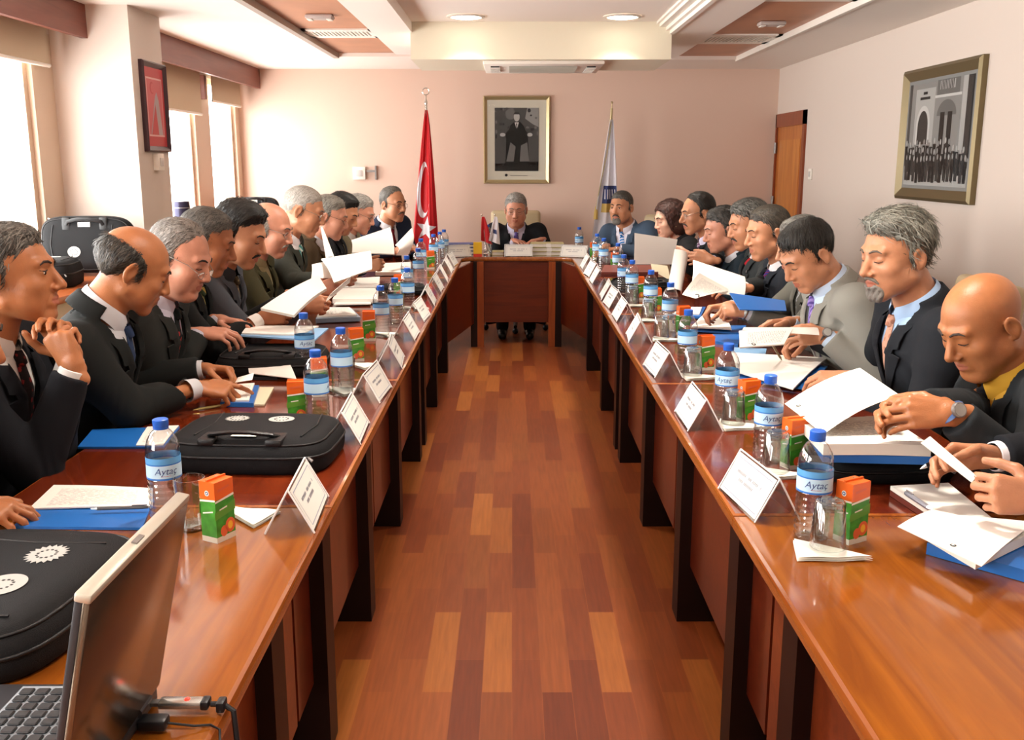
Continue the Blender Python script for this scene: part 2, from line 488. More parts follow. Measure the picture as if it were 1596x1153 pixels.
# ================================================================== WALL THINGS
gold_m = mat('gold_frame', '#b3a27a', .32, metal=.55)
gold2_m = mat('dark_gold_frame', '#77694c', .4, metal=.55)
def frame_boxes(b, w, h, t, d, m):
    """mitred picture frame in local x (width), z (height); y is depth toward the wall"""
    prof = [(0, 0), (0, -d * .7), (t * .25, -d), (t * .7, -d * .6), (t, -d * .35), (t, 0)]
    ring = []
    for (a, y) in prof:
        ring.append([(-w / 2 + a, y, -h / 2 + a), (w / 2 - a, y, -h / 2 + a), (w / 2 - a, y, h / 2 - a), (-w / 2 + a, y, h / 2 - a)])
    vs = [p for r in ring for p in r]; n = len(prof); fs = []
    for i in range(n - 1):
        for k in range(4):
            fs.append((i * 4 + k, i * 4 + (k + 1) % 4, (i + 1) * 4 + (k + 1) % 4, (i + 1) * 4 + k))
    b.raw(vs, fs, m)
def local_poly(b, pts, m, y):
    b.raw([(p[0], y, p[1]) for p in pts], [tuple(range(len(pts)))], m)
def circ(cx, cz, rx, rz, n=20, a0=0, a1=360):
    return [(cx + rx * math.cos(R(a0 + (a1 - a0) * k / (n - 1))), cz + rz * math.sin(R(a0 + (a1 - a0) * k / (n - 1)))) for k in range(n)]
BWm = {k: mat('photo_grey_%d' % k, (v * .75, v * .75, v * .72, 1), .6, spec=.15) for k, v in ((0, .012), (1, .035), (2, .08), (3, .16), (4, .3), (5, .5), (6, .7))}

# framed portrait on the back wall (generic seated figure in grey tones)
t = thing('framed_portrait', 'gold framed black and white portrait of a seated figure on the back wall', 'picture', (.045, YB, 1.725))
b = MB(); frame_boxes(b, .635, .815, .036, .04, gold_m); b.build('frame', t)
MB().box((-.29, -.014, -.38), (.29, -.008, .38), mat('picture_mat', '#c4c0b0', .6)).build('mat_board', t)
b = MB(); b.box((-.21, -.017, -.29), (.21, -.0145, .30), BWm[2])
q = -.0175
def LP(pts, g, k=0): local_poly(b, pts, BWm[g], q - .0004 * k)
LP([(.1, .3), (.21, .3), (.21, .12), (.15, .15), (.08, .2)], 4)
LP(circ(-.06, .24, .05, .05), 3, 1); LP(circ(-.15, .22, .05, .06), 2, 1)
LP([(-.21, -.29), (.21, -.29), (.21, -.2), (-.21, -.22)], 0, 1)
LP([(-.19, -.24), (-.2, .0), (-.13, .05), (-.1, -.1), (-.12, -.24)], 2, 1)
LP([(.19, -.24), (.2, .0), (.13, .05), (.1, -.1), (.12, -.24)], 2, 1)
LP([(-.11, -.25), (-.1, .02), (-.06, .14), (-.02, .17), (.03, .17), (.07, .13), (.11, .0), (.12, -.25)], 0, 2)
LP([(-.1, -.2), (-.06, -.02), (-.01, -.06), (-.03, -.2)], 3, 3); LP([(.12, -.2), (.1, -.02), (.04, -.05), (.03, -.2)], 3, 3)
LP(circ(0, .215, .028, .042), 5, 3); LP(circ(0, .238, .03, .024, 12, 0, 180), 1, 4)
LP([(-.02, .165), (.02, .165), (.0, .1)], 6, 3); LP([(-.006, .155), (.006, .155), (.0, .08)], 0, 4)
LP(circ(-.135, .05, .026, .017), 5, 3); LP(circ(.125, .05, .026, .017), 5, 3)
LP([(-.11, .02), (-.10, .07), (-.045, .13), (-.06, .04)], 0, 3); LP([(.11, .02), (.10, .07), (.05, .13), (.06, .04)], 0, 3)
rr = random.Random(5)
for k in range(40):
    x, z = rr.uniform(-.2, .2), rr.uniform(.02, .29)
    if abs(x) > .07 or z > .27: LP(circ(x, z, rr.uniform(.008, .02), rr.uniform(.008, .02), 9), rr.choice((1, 1, 2, 3)), 0.5)
b.build('photograph', t)
b = MB()
for k in range(14): b.box((-.06 + k * .012, -.0165, -.335), (-.053 + k * .012, -.014, -.33), BWm[2])
local_poly(b, circ(-.1, -.328, .014, .014, 12), BWm[1], -.0165)
b.build('caption', t)
MB().box((-.268, -.022, -.358), (.268, -.0205, .358), glass_mat('picture_glass', refl=.15)).build('glass', t)

# large framed photograph on the right wall: a group before a stone building
t = thing('framed_photograph', 'large gold framed black and white group photograph on the right wall', 'picture', (XR, 5.93, 1.685), R(-90))
b = MB(); frame_boxes(b, 1.06, .79, .075, .045, gold2_m); b.build('frame', t)
b = MB(); b.box((-.46, -.02, -.325), (.46, -.012, .325), BWm[4])
q = -.0205
# local x grows toward the camera side of the wall (screen right)
LP([(-.44, .305), (-.40, .305), (-.40, -.05), (-.44, -.05)], 2)
LP([(-.34, .27), (-.06, .27), (-.06, -.05), (-.34, -.05)], 5)
LP([(-.31, .05), (-.31, -.06), (-.11, -.06), (-.11, .05)] + circ(-.21, .05, .1, .12, 14, 0, 180), 6, 1)
LP([(-.285, .04), (-.285, -.06), (-.135, -.06), (-.135, .04)] + circ(-.21, .04, .075, .1, 14, 0, 180), 1, 2)
LP([(-.04, .305), (.26, .305), (.26, .22), (-.04, .22)], 3); LP([(0, .3), (.2, .3), (.2, .25), (0, .25)], 5, 1)
for k in range(9): LP([(.012 + k * .02, .3), (.022 + k * .02, .3), (.022 + k * .02, .25), (.012 + k * .02, .25)], 1, 2)
LP([(-.06, .22), (.29, .22), (.29, .205), (-.06, .205)], 6, 1)
LP(circ(.11, .1, .13, .09, 16, 0, 180), 3, 1)
for x in (.03, .13): LP([(x, .12), (x + .06, .12), (x + .06, -.1), (x, -.1)], 0, 2)
LP([(.3, .305), (.36, .305), (.36, -.1), (.3, -.1)], 5, 1); LP([(.36, .305), (.44, .305), (.44, -.15), (.36, -.1)], 1, 2)
LP([(-.44, -.23), (.44, -.2), (.44, -.305), (-.44, -.305)], 5, 1)
rr = random.Random(3)
for row in range(3):
    for k in range(17):
        x = -.42 + k * .05 + rr.uniform(-.012, .012) + row * .012; z = -.05 - row * .045 + rr.uniform(-.012, .012)
        if x > .2 and row == 0: continue
        LP([(x - .022, z - .02), (x + .022, z - .02), (x + .018, z - .14), (x - .018, z - .14)], rr.choice((0, 0, 1)), 3 + row * 2)
        LP(circ(x, z, .011, .017, 9), rr.choice((4, 5)), 4 + row * 2)
for k in range(8): LP([(-.4 + k * .09, -.22), (-.39 + k * .09, -.22), (-.37 + k * .09, -.28), (-.385 + k * .09, -.28)], 1, 8)
b.build('photograph', t)
MB().box((-.435, -.028, -.30), (.435, -.0265, .30), MATS['picture_glass']).build('glass', t)
# lettering over the arch: two short rows, too small to read in the picture
b = MB()
for r_, (z, n, w) in enumerate(((.235, 5, .012), (.205, 12, .012))):
    for k in range(n): b.box((-.20 - n * w / 2 + k * w, -.0225, z), (-.20 - n * w / 2 + k * w + w * .7, -.021, z + .016), BWm[1])
b.build('lettering', t)

# red poster on the pillar
t = thing('framed_poster', 'red poster in a dark frame on the side of the pillar', 'picture', (-2.15, 6.045, 1.84), R(90))
b = MB(); frame_boxes(b, .39, .52, .035, .03, mat('mahogany_frame', '#3c2026', .35)); b.build('frame', t)
red_m = mat('poster_red', '#b8242c', .4); pink_m = mat('poster_pink', '#c8555c', .4)
b = MB().box((-.17, -.012, -.235), (.17, -.006, .235), red_m)
local_poly(b, [(-.13, -.17), (.13, -.17), (.13, .17), (-.13, .17)], mat('poster_line', '#dcaaa8', .4), -.0125)
local_poly(b, [(-.12, -.16), (.12, -.16), (.12, .16), (-.12, .16)], pink_m, -.013)
local_poly(b, [(-.1, -.16), (.0, .06), (.03, .09), (.06, .04), (.1, -.16)], mat('poster_grey', '#a8989c', .4), -.0135)
local_poly(b, [(-.09, -.16), (.0, .02), (.03, -.16)], red_m, -.014)
local_poly(b, circ(-.04, .11, .035, .035, 18, 40, 320) + circ(-.03, .11, .026, .028, 18, 320, 40), red_m, -.0135)
b.build('poster', t)

def wallbox(name, lab, cat, loc, rz, w, h, d, m, dots=0):
    t = thing(name, lab, cat, loc, rz)
    MB().box((-w / 2, -d, -h / 2), (w / 2, 0, h / 2), m, bev=.004).build('cover', t)
    b = MB().box((-w / 4, -d - .006, -h / 4), (w / 4, -d, h / 4), mat('switch_grey', '#c9c4bf', .4), bev=.002)
    b.build('button', t)
    return t
wallbox('wall_control', 'small white control box on the pillar under the red poster', 'switch', (-2.15, 6.02, 1.52), R(90), .10, .10, .035, white_m)
t = wallbox('thermostat', 'white thermostat box on the back wall beside the flag', 'thermostat', (-1.47, YB, 1.415), 0, .12, .12, .04, white_m)
b = MB().box((.07, -.02, .01), (.15, 0, .03), grey_m).box((.15, -.03, -.06), (.165, 0, .07), grey_m); b.build('bracket', t)
wallbox('light_switch', 'white double light switch on the right wall beside the door', 'switch', (XR, 8.42, 1.42), R(-90), .09, .09, .012, white_m)
# ================================================================== TABLES
ZT = .75
XI_L, XI_R, XO_L, XO_R = -.41, .492, -1.18, 1.24
top_m = wood('cherry_top', '#541b0b', '#702a10', .14, .3, axis=1)
edge_m = wood('cherry_edge', '#7e3f18', '#9c5a24', .18, .4, axis=1)
leg_m = mat('dark_leg', '#1a0a07', .45, spec=.3)
top2_m = wood('honey_top', '#763c10', '#925215', .14, .3, axis=1)
panel2_m = wood('warm_panel', '#5e2410', '#7a3416', .3, .2, axis=0)
panel_m = wood('cherry_panel', '#4e190a', '#64240f', .3, .3, axis=0)
def slab_round(b, poly, z0, z1, m_top, m_edge, r=.012):
    """table top: flat face, rounded lipped edge"""
    n = len(poly); c = Vector((sum(p[0] for p in poly) / n, sum(p[1] for p in poly) / n))
    def inset(d):
        out = []
        for i in range(n):
            p0, p, p1 = Vector(poly[i - 1]), Vector(poly[i]), Vector(poly[(i + 1) % n])
            e0 = (p - p0).normalized(); e1 = (p1 - p).normalized()
            n0 = Vector((-e0.y, e0.x)); n1 = Vector((-e1.y, e1.x))
            k = n0 + n1; k = k / max(.3, (1 + n0.dot(n1)))
            out.append(p + k * d)
        return out
    rings = [(r, z0), (0, z0 + r)] + [(r * (1 - math.sin(a)), z1 - r + r * (1 - math.cos(a)) * 0 + r * math.sin(math.acos(max(0, min(1, math.sin(a)))))) for a in ()]
    rings = [(r, z0), (.3 * r, z0 + .3 * r), (0, z0 + r), (0, z1 - r), (.3 * r, z1 - .3 * r), (r, z1)]
    vs = []
    for d, z in rings: vs += [(p.x, p.y, z) for p in inset(d)]
    fs = []
    for i in range(len(rings) - 1):
        for k in range(n): fs.append((i * n + k, i * n + (k + 1) % n, (i + 1) * n + (k + 1) % n, (i + 1) * n + k))
    fs.append(tuple(range(n))[::-1])
    b.raw(vs, fs, m_edge)
    b.raw([(p.x, p.y, z1) for p in inset(r)], [tuple(range(n))], m_top)

def foot_leg(b, x, y, out, m=leg_m):
    """slab leg whose foot flares away from the aisle; out = -1 / +1 side of the flare"""
    w = .05
    prof = [(0, 0), (.20, 0), (.155, .07), (.10, .2), (.09, .72), (0, .72)]
    vs = []; n = len(prof)
    for yy in (y - w, y + w): vs += [(x + out * px, yy, pz) for px, pz in prof]
    fs = [tuple(range(n)), tuple(range(n, 2 * n))[::-1]] + [(i, n + i, n + (i + 1) % n, (i + 1) % n) for i in range(n)]
    if out < 0: fs = [f[::-1] for f in fs]
    b.raw(vs, fs, m)

def side_table(side, y0, y1, legs, lab, tm=None, pm=None):
    xi, xo = (XI_L, XO_L) if side < 0 else (XI_R, XO_R)
    t = thing('conference_table', lab, 'table', ((xi + xo) / 2, (y0 + y1) / 2, 0), group='conference tables along the %s side' % ('left' if side < 0 else 'right'))
    b = MB(); g = .0015
    poly = [(min(xi, xo), y0 + g), (max(xi, xo), y0 + g), (max(xi, xo), y1 - g), (min(xi, xo), y1 - g)]
    slab_round(b, poly, ZT - .035, ZT, tm or top_m, edge_m, .009)
    b.build('tabletop', t, t.location)
    for y in legs:
        b = MB(); foot_leg(b, xi + side * .065, y, side); b.build('leg', t, t.location)
        b = MB(); foot_leg(b, xo - side * .12, y, -side); b.build('leg', t, t.location)
    px = xi + side * .115
    b = MB().box((px - .012, y0 + .01, .2), (px + .012, y1 - .01, ZT - .035), pm or panel_m)
    b.build('modesty_panel', t, t.location)
    return t
side_table(-1, -.5, 2.115, [.4, 1.82], 'conference table under the laptop, left side nearest the camera', top2_m, panel2_m)
side_table(-1, 2.115, 3.44, [2.35, 3.10], 'left conference table under the black zipped bag, second from the camera')
side_table(-1, 3.44, 5.05, [3.98, 4.9], 'left conference table third from the camera, with the tall reading booklets')
side_table(-1, 5.05, 6.62, [5.2, 6.05], 'left conference table fourth from the camera, before the flag corner')
side_table(1, -.5, 2.06, [.4, 1.80], 'conference table with the upside-down glass nearest the camera, right side', top2_m, panel2_m)
side_table(1, 2.06, 3.38, [2.3, 3.10], 'right conference table under the bald man\'s papers, second from the camera')
side_table(1, 3.38, 5.0, [3.98, 4.88], 'right conference table third from the camera')
side_table(1, 5.0, 6.62, [5.12, 5.96], 'right conference table fourth from the camera, under the brown leather case')
# corner tables and the head table
t = thing('head_table', 'curved head table joining both rows at the far end, before the chairman', 'table', (.04, 8.3, 0))
b = MB()
arcL = [(XI_L + .16 - .16 * math.cos(a), 7.95 + .16 * math.sin(a)) for a in [R(k * 15) for k in range(7)]]
arcR = [(XI_R - .16 + .16 * math.cos(a), 7.95 + .16 * math.sin(a)) for a in [R(k * 15) for k in range(7)]]
outer = [(XO_L, 6.625), (XI_L, 6.625)] + arcL + arcR[::-1] + [(XI_R, 6.625), (XO_R, 6.625), (XO_R, 8.3)]
outer += [(XO_R - .45 + .45 * math.cos(a), 8.3 + .45 * math.sin(a)) for a in [R(k * 15) for k in range(1, 7)]]
outer += [(XO_L + .45 - .45 * math.cos(a), 8.3 + .45 * math.sin(a)) for a in [R(90 - k * 15) for k in range(0, 7)]]
slab_round(b, outer, ZT - .035, ZT, top_m, edge_m, .009)
b.build('tabletop', t, t.location)
for x, y, s in ((XI_L - .065, 7.07, -1), (XI_R + .065, 7.15, 1)):
    b = MB(); foot_leg(b, x, y, s); b.build('leg', t, t.location)
warm_leg = wood('warm_leg', '#7a3517', '#94481f', .3, .3, axis=2)
for x in (-.29, .36):
    b = MB().box((x - .055, 8.06, 0), (x - .0, 8.14, ZT - .035), leg_m if x < 0 else warm_leg).box((x, 8.06, 0), (x + .055, 8.14, ZT - .035), warm_leg if x < 0 else leg_m)
    b.build('leg', t, t.location)
b = MB().box((-.24, 8.13, .2), (.31, 8.155, ZT - .035), panel_m); b.build('front_panel', t, t.location)
for x0, y0, x1, y1 in ((XI_L - .1, 7.1, -.33, 8.1), (XI_R + .1, 7.18, .40, 8.1)):
    b = MB(); b.prism([(x0, y0), (x1, y1), (x1 + .02, y1), (x0 + .02, y0)], .2, ZT - .035, panel_m); b.build('corner_panel', t, t.location)
for s, x in ((-1, XI_L), (1, XI_R)):
    b = MB().box((x + s * .115 - .012, 6.64, .2), (x + s * .115 + .012, 7.1, ZT - .035), panel_m); b.build('side_panel', t, t.location)
for x, y in ((XO_L + .1, 6.9), (XO_R - .1, 6.9), (XO_L + .3, 8.45), (XO_R - .3, 8.45)):
    b = MB().box((x - .04, y - .04, 0), (x + .04, y + .04, ZT - .035), leg_m); b.build('leg', t, t.location)

# ================================================================== TABLE WARE
clear = glass_mat('clear_plastic', (.97, .98, .98, 1), .02, 1.6)
water = glass_mat('bottled_water', (.93, .96, .97, 1), .0, .8)
glassm = glass_mat('tumbler_glass', (.95, .97, .96, 1), .0, 1.9)
cap_m = mat('cap_blue', '#2a62c8', .35)
lab_b = mat('label_blue', '#5fa4dc', .4); lab_l = mat('label_pale', '#bcdcf0', .4); lab_d = mat('label_deep', '#2f72c4', .4)
ink_m = mat('label_ink', '#3a4f86', .5); ink_r = mat('label_red', '#c8323c', .5)
TXT = {}
def text_mesh(body, size, shear=0.):
    """flat letters as (verts, faces), centred, width along x, height along y"""
    if (body, size, shear) in TXT: return TXT[(body, size, shear)]
    cu = bpy.data.curves.new('lettering', 'FONT'); cu.body = body; cu.size = size; cu.align_x = 'CENTER'; cu.align_y = 'CENTER'
    cu.shear = shear; cu.resolution_u = 3
    o = bpy.data.objects.new('lettering', cu); COL.objects.link(o)
    bpy.context.view_layer.update()
    me = o.to_mesh()
    r = ([v.co.copy() for v in me.vertices], [tuple(p.vertices) for p in me.polygons])
    o.to_mesh_clear(); bpy.data.objects.remove(o); bpy.data.curves.remove(cu)
    TXT[(body, size, shear)] = r
    return r
BH = .232
def make_bottle():
    t = thing('water_bottle', 'x', 'bottle', group='water bottles on the tables')
    rb = .0365
    prof = [(.0, .006), (.022, .003), (.031, .0), (rb, .008)]
    z = .014
    while z < .098:
        prof += [(rb - .0022, z), (rb, z + .0045), (rb, z + .0075), (rb - .0022, z + .012)]; z += .0135
    prof += [(rb - .001, .102), (rb - .001, .150), (rb, .155), (rb, .160), (.0355, .172), (.031, .188), (.022, .203), (.0145, .210), (.0135, .219)]
    MB().lathe(prof, clear, 28, cap=False).build('bottle_body', t, sharp=60)
    b = MB().lathe([(.0, .0075), (.028, .006), (rb - .004, .012), (rb - .004, .168), (.0, .168)], water, 24, cap=False); b.build('water', t)
    b = MB().lathe([(.0155, .2135), (.0165, .215), (.0165, .2305), (.0145, .232), (.0, .232)], cap_m, 24)
    b.lathe([(.0158, .2105), (.0165, .2115), (.0165, .2135), (.0155, .214)], cap_m, 24, cap=False)
    b.build('cap', t)
    r = rb + .0002
    b = MB().lathe([(r, .104), (r, .108)], lab_d, 32, cap=False).lathe([(r, .108), (r, .136)], lab_l, 32, cap=False)
    b.lathe([(r, .136), (r, .139)], lab_d, 32, cap=False).lathe([(r, .139), (r, .152)], lab_b, 32, cap=False)
    lb = b.build('label', t)
    b = MB()
    for yaw in (-90,):
        for body, size, zz, m_, sh in (('Aytaç', .021, .1235, ink_m, .25), ('~~~~', .009, .1135, ink_r, .2)):
            v, f = text_mesh(body, size, sh)
            rr = r + .0005
            b.raw([(rr * math.cos(R(yaw) + p.x / rr), rr * math.sin(R(yaw) + p.x / rr), zz + p.y) for p in v], f, m_)
    b.build('lettering', lb)
    return t
def make_juice():
    t = thing('juice_carton', 'x', 'carton', group='juice cartons on the tables')
    org = mat('carton_orange', '#e2641e', .35); grn = mat('carton_green', '#3c8a2a', .35, var=.35, vscale=45)
    w, d, h = .0265, .021, .130
    b = MB().box((-w, -d, 0), (w, d, .012), mat('carton_foot', '#d8d4c4', .4)).box((-w, -d, .012), (w, d, .092), grn).box((-w, -d, .092), (w, d, h), org)
    b.build('carton_body', t)
    b = MB(); wh = mat('carton_white', '#ece8de', .4); pe = mat('fruit_peach', '#d8643a', .4); ye = mat('fruit_yellow', '#e8b83a', .4)
    for s in (-1, 1):
        y = s * (d + .0004)
        def LPx(pts, m, k):
            b.raw([(p[0] * -s, y + s * k * .0002, p[1]) for p in pts], [tuple(range(len(pts)))], m)
        LPx([(-w, .09), (w, .097), (w, .092), (-w, .086)], wh, 0)
        LPx(circ(.012, .03, .014, .016, 14), pe, 1); LPx(circ(.012, .03, .007, .009, 12), ye, 2); LPx(circ(-.006, .022, .01, .012, 12), pe, 1)
        LPx([(-.018, .108), (.014, .113), (.014, .118), (-.018, .114)], pe, 1)
        LPx([(-.016, .068), (.006, .071), (.006, .074), (-.016, .071)], wh, 1)
        LPx([(-.029, .05), (.029, .06), (.029, .082), (-.029, .066)], mat('carton_lime', '#5c9434', .4), 0)
        x = s * (w + .0004)
        def LPy(pts, m, k):
            b.raw([(x + s * k * .0002, p[0] * s, p[1]) for p in pts], [tuple(range(len(pts)))], m)
        LPy([(-d, .09), (d, .094), (d, .09), (-d, .086)], wh, 0)
        LPy(circ(0, .106, .0062, .0062, 12), wh, 1); LPy(circ(0, .106, .0042, .0042, 12), ink_m, 2); LPy(circ(0, .106, .002, .002, 10), wh, 3)
        LPy([(-.014, .06), (.014, .066), (.014, .069), (-.014, .063)], wh, 1)
    b.build('carton_print', t)
    b = MB().box((-w, -.002, h), (w, .002, h + .004), org).lathe([(.004, h + .0002), (.004, h + .0012), (0, h + .0013)], grey_m, 12, Matrix.Translation((.013, .01, 0)))
    b.build('top_seam', t)
    return t
def make_glass(up=False):
    t = thing('drinking_glass', 'x', 'glass', group='tumblers on the tables')
    h = .098 if not up else .115
    r0, r1 = (.036, .029) if not up else (.026, .033)
    th = .0022
    def pt(z): return r0 + (r1 - r0) * z / h
    base = .016
    if up:
        prof = [(0, 0), (r0, 0), (r1, h), (r1 - th, h), (pt(base) - th, base), (0, base)]
    else:
        prof = [(r0 - th, 0), (r0, 0), (r1, h - .004), (r1 - .004, h), (0, h - .003)]
        prof = [(0, h - base), (pt(h - base) - th, h - base - .002)] + prof
    n = 28; b = MB(); vs = []; fs = []
    for i, (r, z) in enumerate(prof):
        for k in range(n):
            a = 2 * math.pi * k / n
            rr = r * (1 + (.03 * math.cos(14 * a) if 0 < z < h - .002 and r > .02 else 0))
            vs.append((rr * math.cos(a), rr * math.sin(a), z))
    for i in range(len(prof) - 1):
        for k in range(n): fs.append((i * n + k, i * n + (k + 1) % n, (i + 1) * n + (k + 1) % n, (i + 1) * n + k))
    b.raw(vs, fs, glassm); b.build('glass_wall', t, sharp=50)
    b = MB().lathe([(0, .001 if up else h - base + .001), (pt(.006 if up else h - .006) - th * 1.4, .003 if up else h - base + .003), (pt(.01 if up else h - .01) - th * 1.4, base - .003 if up else h - .005), (0, base - .002 if up else h - .004)], glass_mat('thick_glass', (.86, .9, .89, 1), 0, 2.2), 20)
    b.build('glass_foot', t)
    return t
napkin_m = mat('napkin_paper', '#f1ece0', .85)
def make_napkin():
    t = thing('paper_napkin', 'x', 'napkin', group='folded napkins on the tables')
    b = MB(); n = 9
    def layer(z0, s, lift):
        vs = []; fs = []
        for i in range(n + 1):
            for j in range(n + 1 - i):
                u, v = i / n, j / n
                x = (-.075 + .15 * u + .02 * v) * s; y = (-.045 + .10 * v) * s
                z = z0 + lift * (.5 + .5 * math.sin(9 * u + 7 * v)) * (.3 + u * .7)
                vs.append((x, y, z))
        idx = {}; c = 0
        for i in range(n + 1):
            for j in range(n + 1 - i): idx[i, j] = c; c += 1
        for i in range(n):
            for j in range(n - i):
                fs.append((idx[i, j], idx[i + 1, j], idx[i, j + 1]))
                if j < n - i - 1: fs.append((idx[i + 1, j], idx[i + 1, j + 1], idx[i, j + 1]))
        b.raw(vs, fs, napkin_m)
        m_ = len(vs); b.raw([(x, y, z - .0035) for x, y, z in vs], [f[::-1] for f in fs], napkin_m)
    layer(.0045, 1.0, .003); layer(.0085, .97, .004)
    b.build('folded_layers', t)
    return t
acry = glass_mat('acrylic', (.93, .94, .94, 1), .03, 1.5)
card_m = print_mat('card_print', '#efece6', '#5d5d66', 24, .4)
def make_card():
    """clear tent holder: ridge along y, printed insert on the +x panel"""
    t = thing('name_card', 'x', 'name card', group='name card holders along the tables')
    w, sx, h = .115, .052, .098
    b = MB()
    for s in (1, -1):
        n = Vector((h, 0, s * sx)).normalized() * .0028
        n = Vector((n.x * s, 0, abs(n.z)))
        a0, a1 = Vector((s * sx, -w, .001)), Vector((s * sx, w, .001)); c0, c1 = Vector((0, -w, h)), Vector((0, w, h))
        vs = [a0, a1, c1, c0, a0 - n, a1 - n, c1 - n, c0 - n]
        vs = [Vector((v.x, v.y, max(.0005, v.z))) for v in vs]
        b.raw(vs, [(0, 1, 2, 3), (7, 6, 5, 4), (0, 4, 5, 1), (1, 5, 6, 2), (2, 6, 7, 3), (3, 7, 4, 0)], acry)
    b.build('holder', t)
    rim = mat('acrylic_edge', '#e6e6e4', .25)
    b = MB()
    for s in (1, -1):
        for y in (-w, w): b.tube([(s * sx, y, .002), (0, y, h)], .0022, rim, 5)
    b.tube([(0, -w, h), (0, w, h)], .0022, rim, 5)
    b.build('holder_edges', t)
    b = MB(); d = Vector((-sx, 0, h)); nn = Vector((h, 0, sx)).normalized()
    def onp(v, u, k): p = Vector((sx, 0, 0)) + d * v + nn * k; return (p.x, u * w, p.z)
    b.raw([onp(.06, -.95, .0012), onp(.06, .95, .0012), onp(.95, .95, .0012), onp(.95, -.95, .0012)], [(0, 1, 2, 3)], mat('card_paper', '#d6d3cb', .6))
    ins = b.build('card_insert', t)
    b = MB(); fr = mat('card_rule', '#8f93a3', .6)
    for (u0, v0, u1, v1) in ((-.86, .13, .86, .15), (-.86, .86, .86, .88), (-.86, .13, -.845, .88), (.845, .13, .86, .88)):
        b.raw([onp(v0, u0, .0017), onp(v0, u1, .0017), onp(v1, u1, .0017), onp(v1, u0, .0017)], [(0, 1, 2, 3)], fr)
    rr = random.Random(1)
    for v0, n, u0 in ((.58, 22, -.62), (.44, 14, -.4)):
        for k in range(n):
            if rr.random() < .1: continue
            u = u0 + k * .056
            b.raw([onp(v0, u, .0017), onp(v0, u + .034, .0017), onp(v0 + .065, u + .034, .0017), onp(v0 + .065, u, .0017)], [(0, 1, 2, 3)], mat('card_ink', '#85858e', .6))
    b.build('print', ins)
    return t

PB, PJ, PG, PGU, PN, PC = make_bottle(), make_juice(), make_glass(), make_glass(True), make_napkin(), make_card()
_first = {}; WARE = []; CARDS = []
RAD = {'water_bottle': .038, 'juice_carton': .037, 'drinking_glass': .038, 'paper_napkin': .066}
def clear_of(name, x, y):
    """nudge a piece sideways until it stands free of what is already on the table"""
    r = RAD[name]
    for _ in range(60):
        ox, oy = x, y
        for n2, x2, y2 in WARE:
            if 'paper_napkin' in (name, n2): continue
            d = math.hypot(x - x2, y - y2); m = r + RAD[n2] + .002
            if d < m:
                if d < 1e-4: x += .01
                else: x, y = x2 + (x - x2) / d * m, y2 + (y - y2) / d * m
        for cx, cy in CARDS:
            if abs(y - cy) < .118 + r * .6 and abs(x - cx) < .056 + r:
                x = cx + (1 if cx > 0 else -1) * (.057 + r)
        if abs(x - ox) + abs(y - oy) < 1e-5: break
    return x, y
def put(proto, x, y, rz, lab, z=ZT):
    kind = proto.name.split('.')[0] if proto is not PGU else 'drinking_glass'
    if kind in RAD:
        x, y = clear_of(kind, x, y)
        WARE.append((kind, x, y))
    else: CARDS.append((x, y))
    if proto.name not in _first:
        _first[proto.name] = 1
        proto.location = (x, y, z); proto.rotation_euler = (0, 0, rz); proto['label'] = lab
        return proto
    return dup(proto, (x, y, z), rz, lab)
WHO_L = ['man beyond the left edge', 'man with clasped hands', 'balding man bent low', 'man in half-rim glasses', 'man with the gold-green tie',
         'man with black moustache', 'man in the olive jacket', 'man with the teal tie', 'man in the brown jacket',
         'young black-haired man', 'man in the tan jacket', 'man with the dark red tie']
WHO_R = ['person showing only hands', 'bald man in yellow shirt', 'goateed man in black', 'man with the lilac tie', 'man with steel wristwatch',
         'man with the blue tie', 'man with bright red tie', 'dark-haired man in profile', 'moustached man with glasses',
         'woman in black', 'bearded man in blue-grey']
def spot(px, py, up=0.):
    v = U(px, py, ZT); return v.x, v.y + up
CL = [2.06, 2.72, 3.2, 3.74, 4.32, 4.85, 5.38, 5.95, 6.45, 6.98, 7.45]
CR = [2.13, 2.86, 3.58, 4.28, 4.85, 5.3, 5.62, 6.35, 6.75, 7.25]
for k, y in enumerate(CL):
    put(PC, XI_L - .066, y, R([3, 2, -3, 4, 0, -3, 2, 0, 3, 0, -4][k]), 'name card holder on the left table edge, before the ' + WHO_L[k + 1])
for k, y in enumerate(CR):
    put(PC, XI_R + .072, y, R(180 + [8, 0, 3, -4, 0, 3, -3, 0, 5, 0][k]), 'name card holder on the right table edge, before the ' + WHO_R[k])
put(PC, -.46, 8.12, R(-65), 'name card turned to the camera at the left end of the head table')
put(PC, .52, 8.10, R(-115), 'name card turned to the camera at the right end of the head table')
put(PC, .055, 8.18, R(-90), 'wide name card facing the camera in front of the chairman')
BL = [(262, 812, 1), (496, 664, 2), (537, 616, 3), (477, 584, 4), (595, 525, 5), (617, 508, 6), (636, 486, 7)]
for px, py, w in BL:
    x, y = spot(px, py)
    put(PB, x, y, R({1: 25, 2: 100, 3: 160, 4: 20}.get(w, 25 * w)), 'water bottle on the left table, before the ' + WHO_L[w])
for x, y, w, s in ((-.62, 5.75, 8, 0), (-.60, 6.25, 9, 0), (-.655, 7.05, 10, 0), (-.60, 7.5, 10, 1), (-.57, 7.75, 11, 0), (-.52, 8.02, 11, 1)):
    put(PB, x, y, R(30 * w), ('second water bottle further back, near the ' if s else 'water bottle at the far left, near the ') + WHO_L[w])
put(PB, -.215, 8.66, 0, 'water bottle half hidden behind the little red table flag')
BR = [(1264, 836, 0), (1194, 718, 1), (1129, 650, 2), (1066, 577, 3), (1043, 518, 4), (1013, 491, 5), (984, 469, 6), (971, 457, 7)]
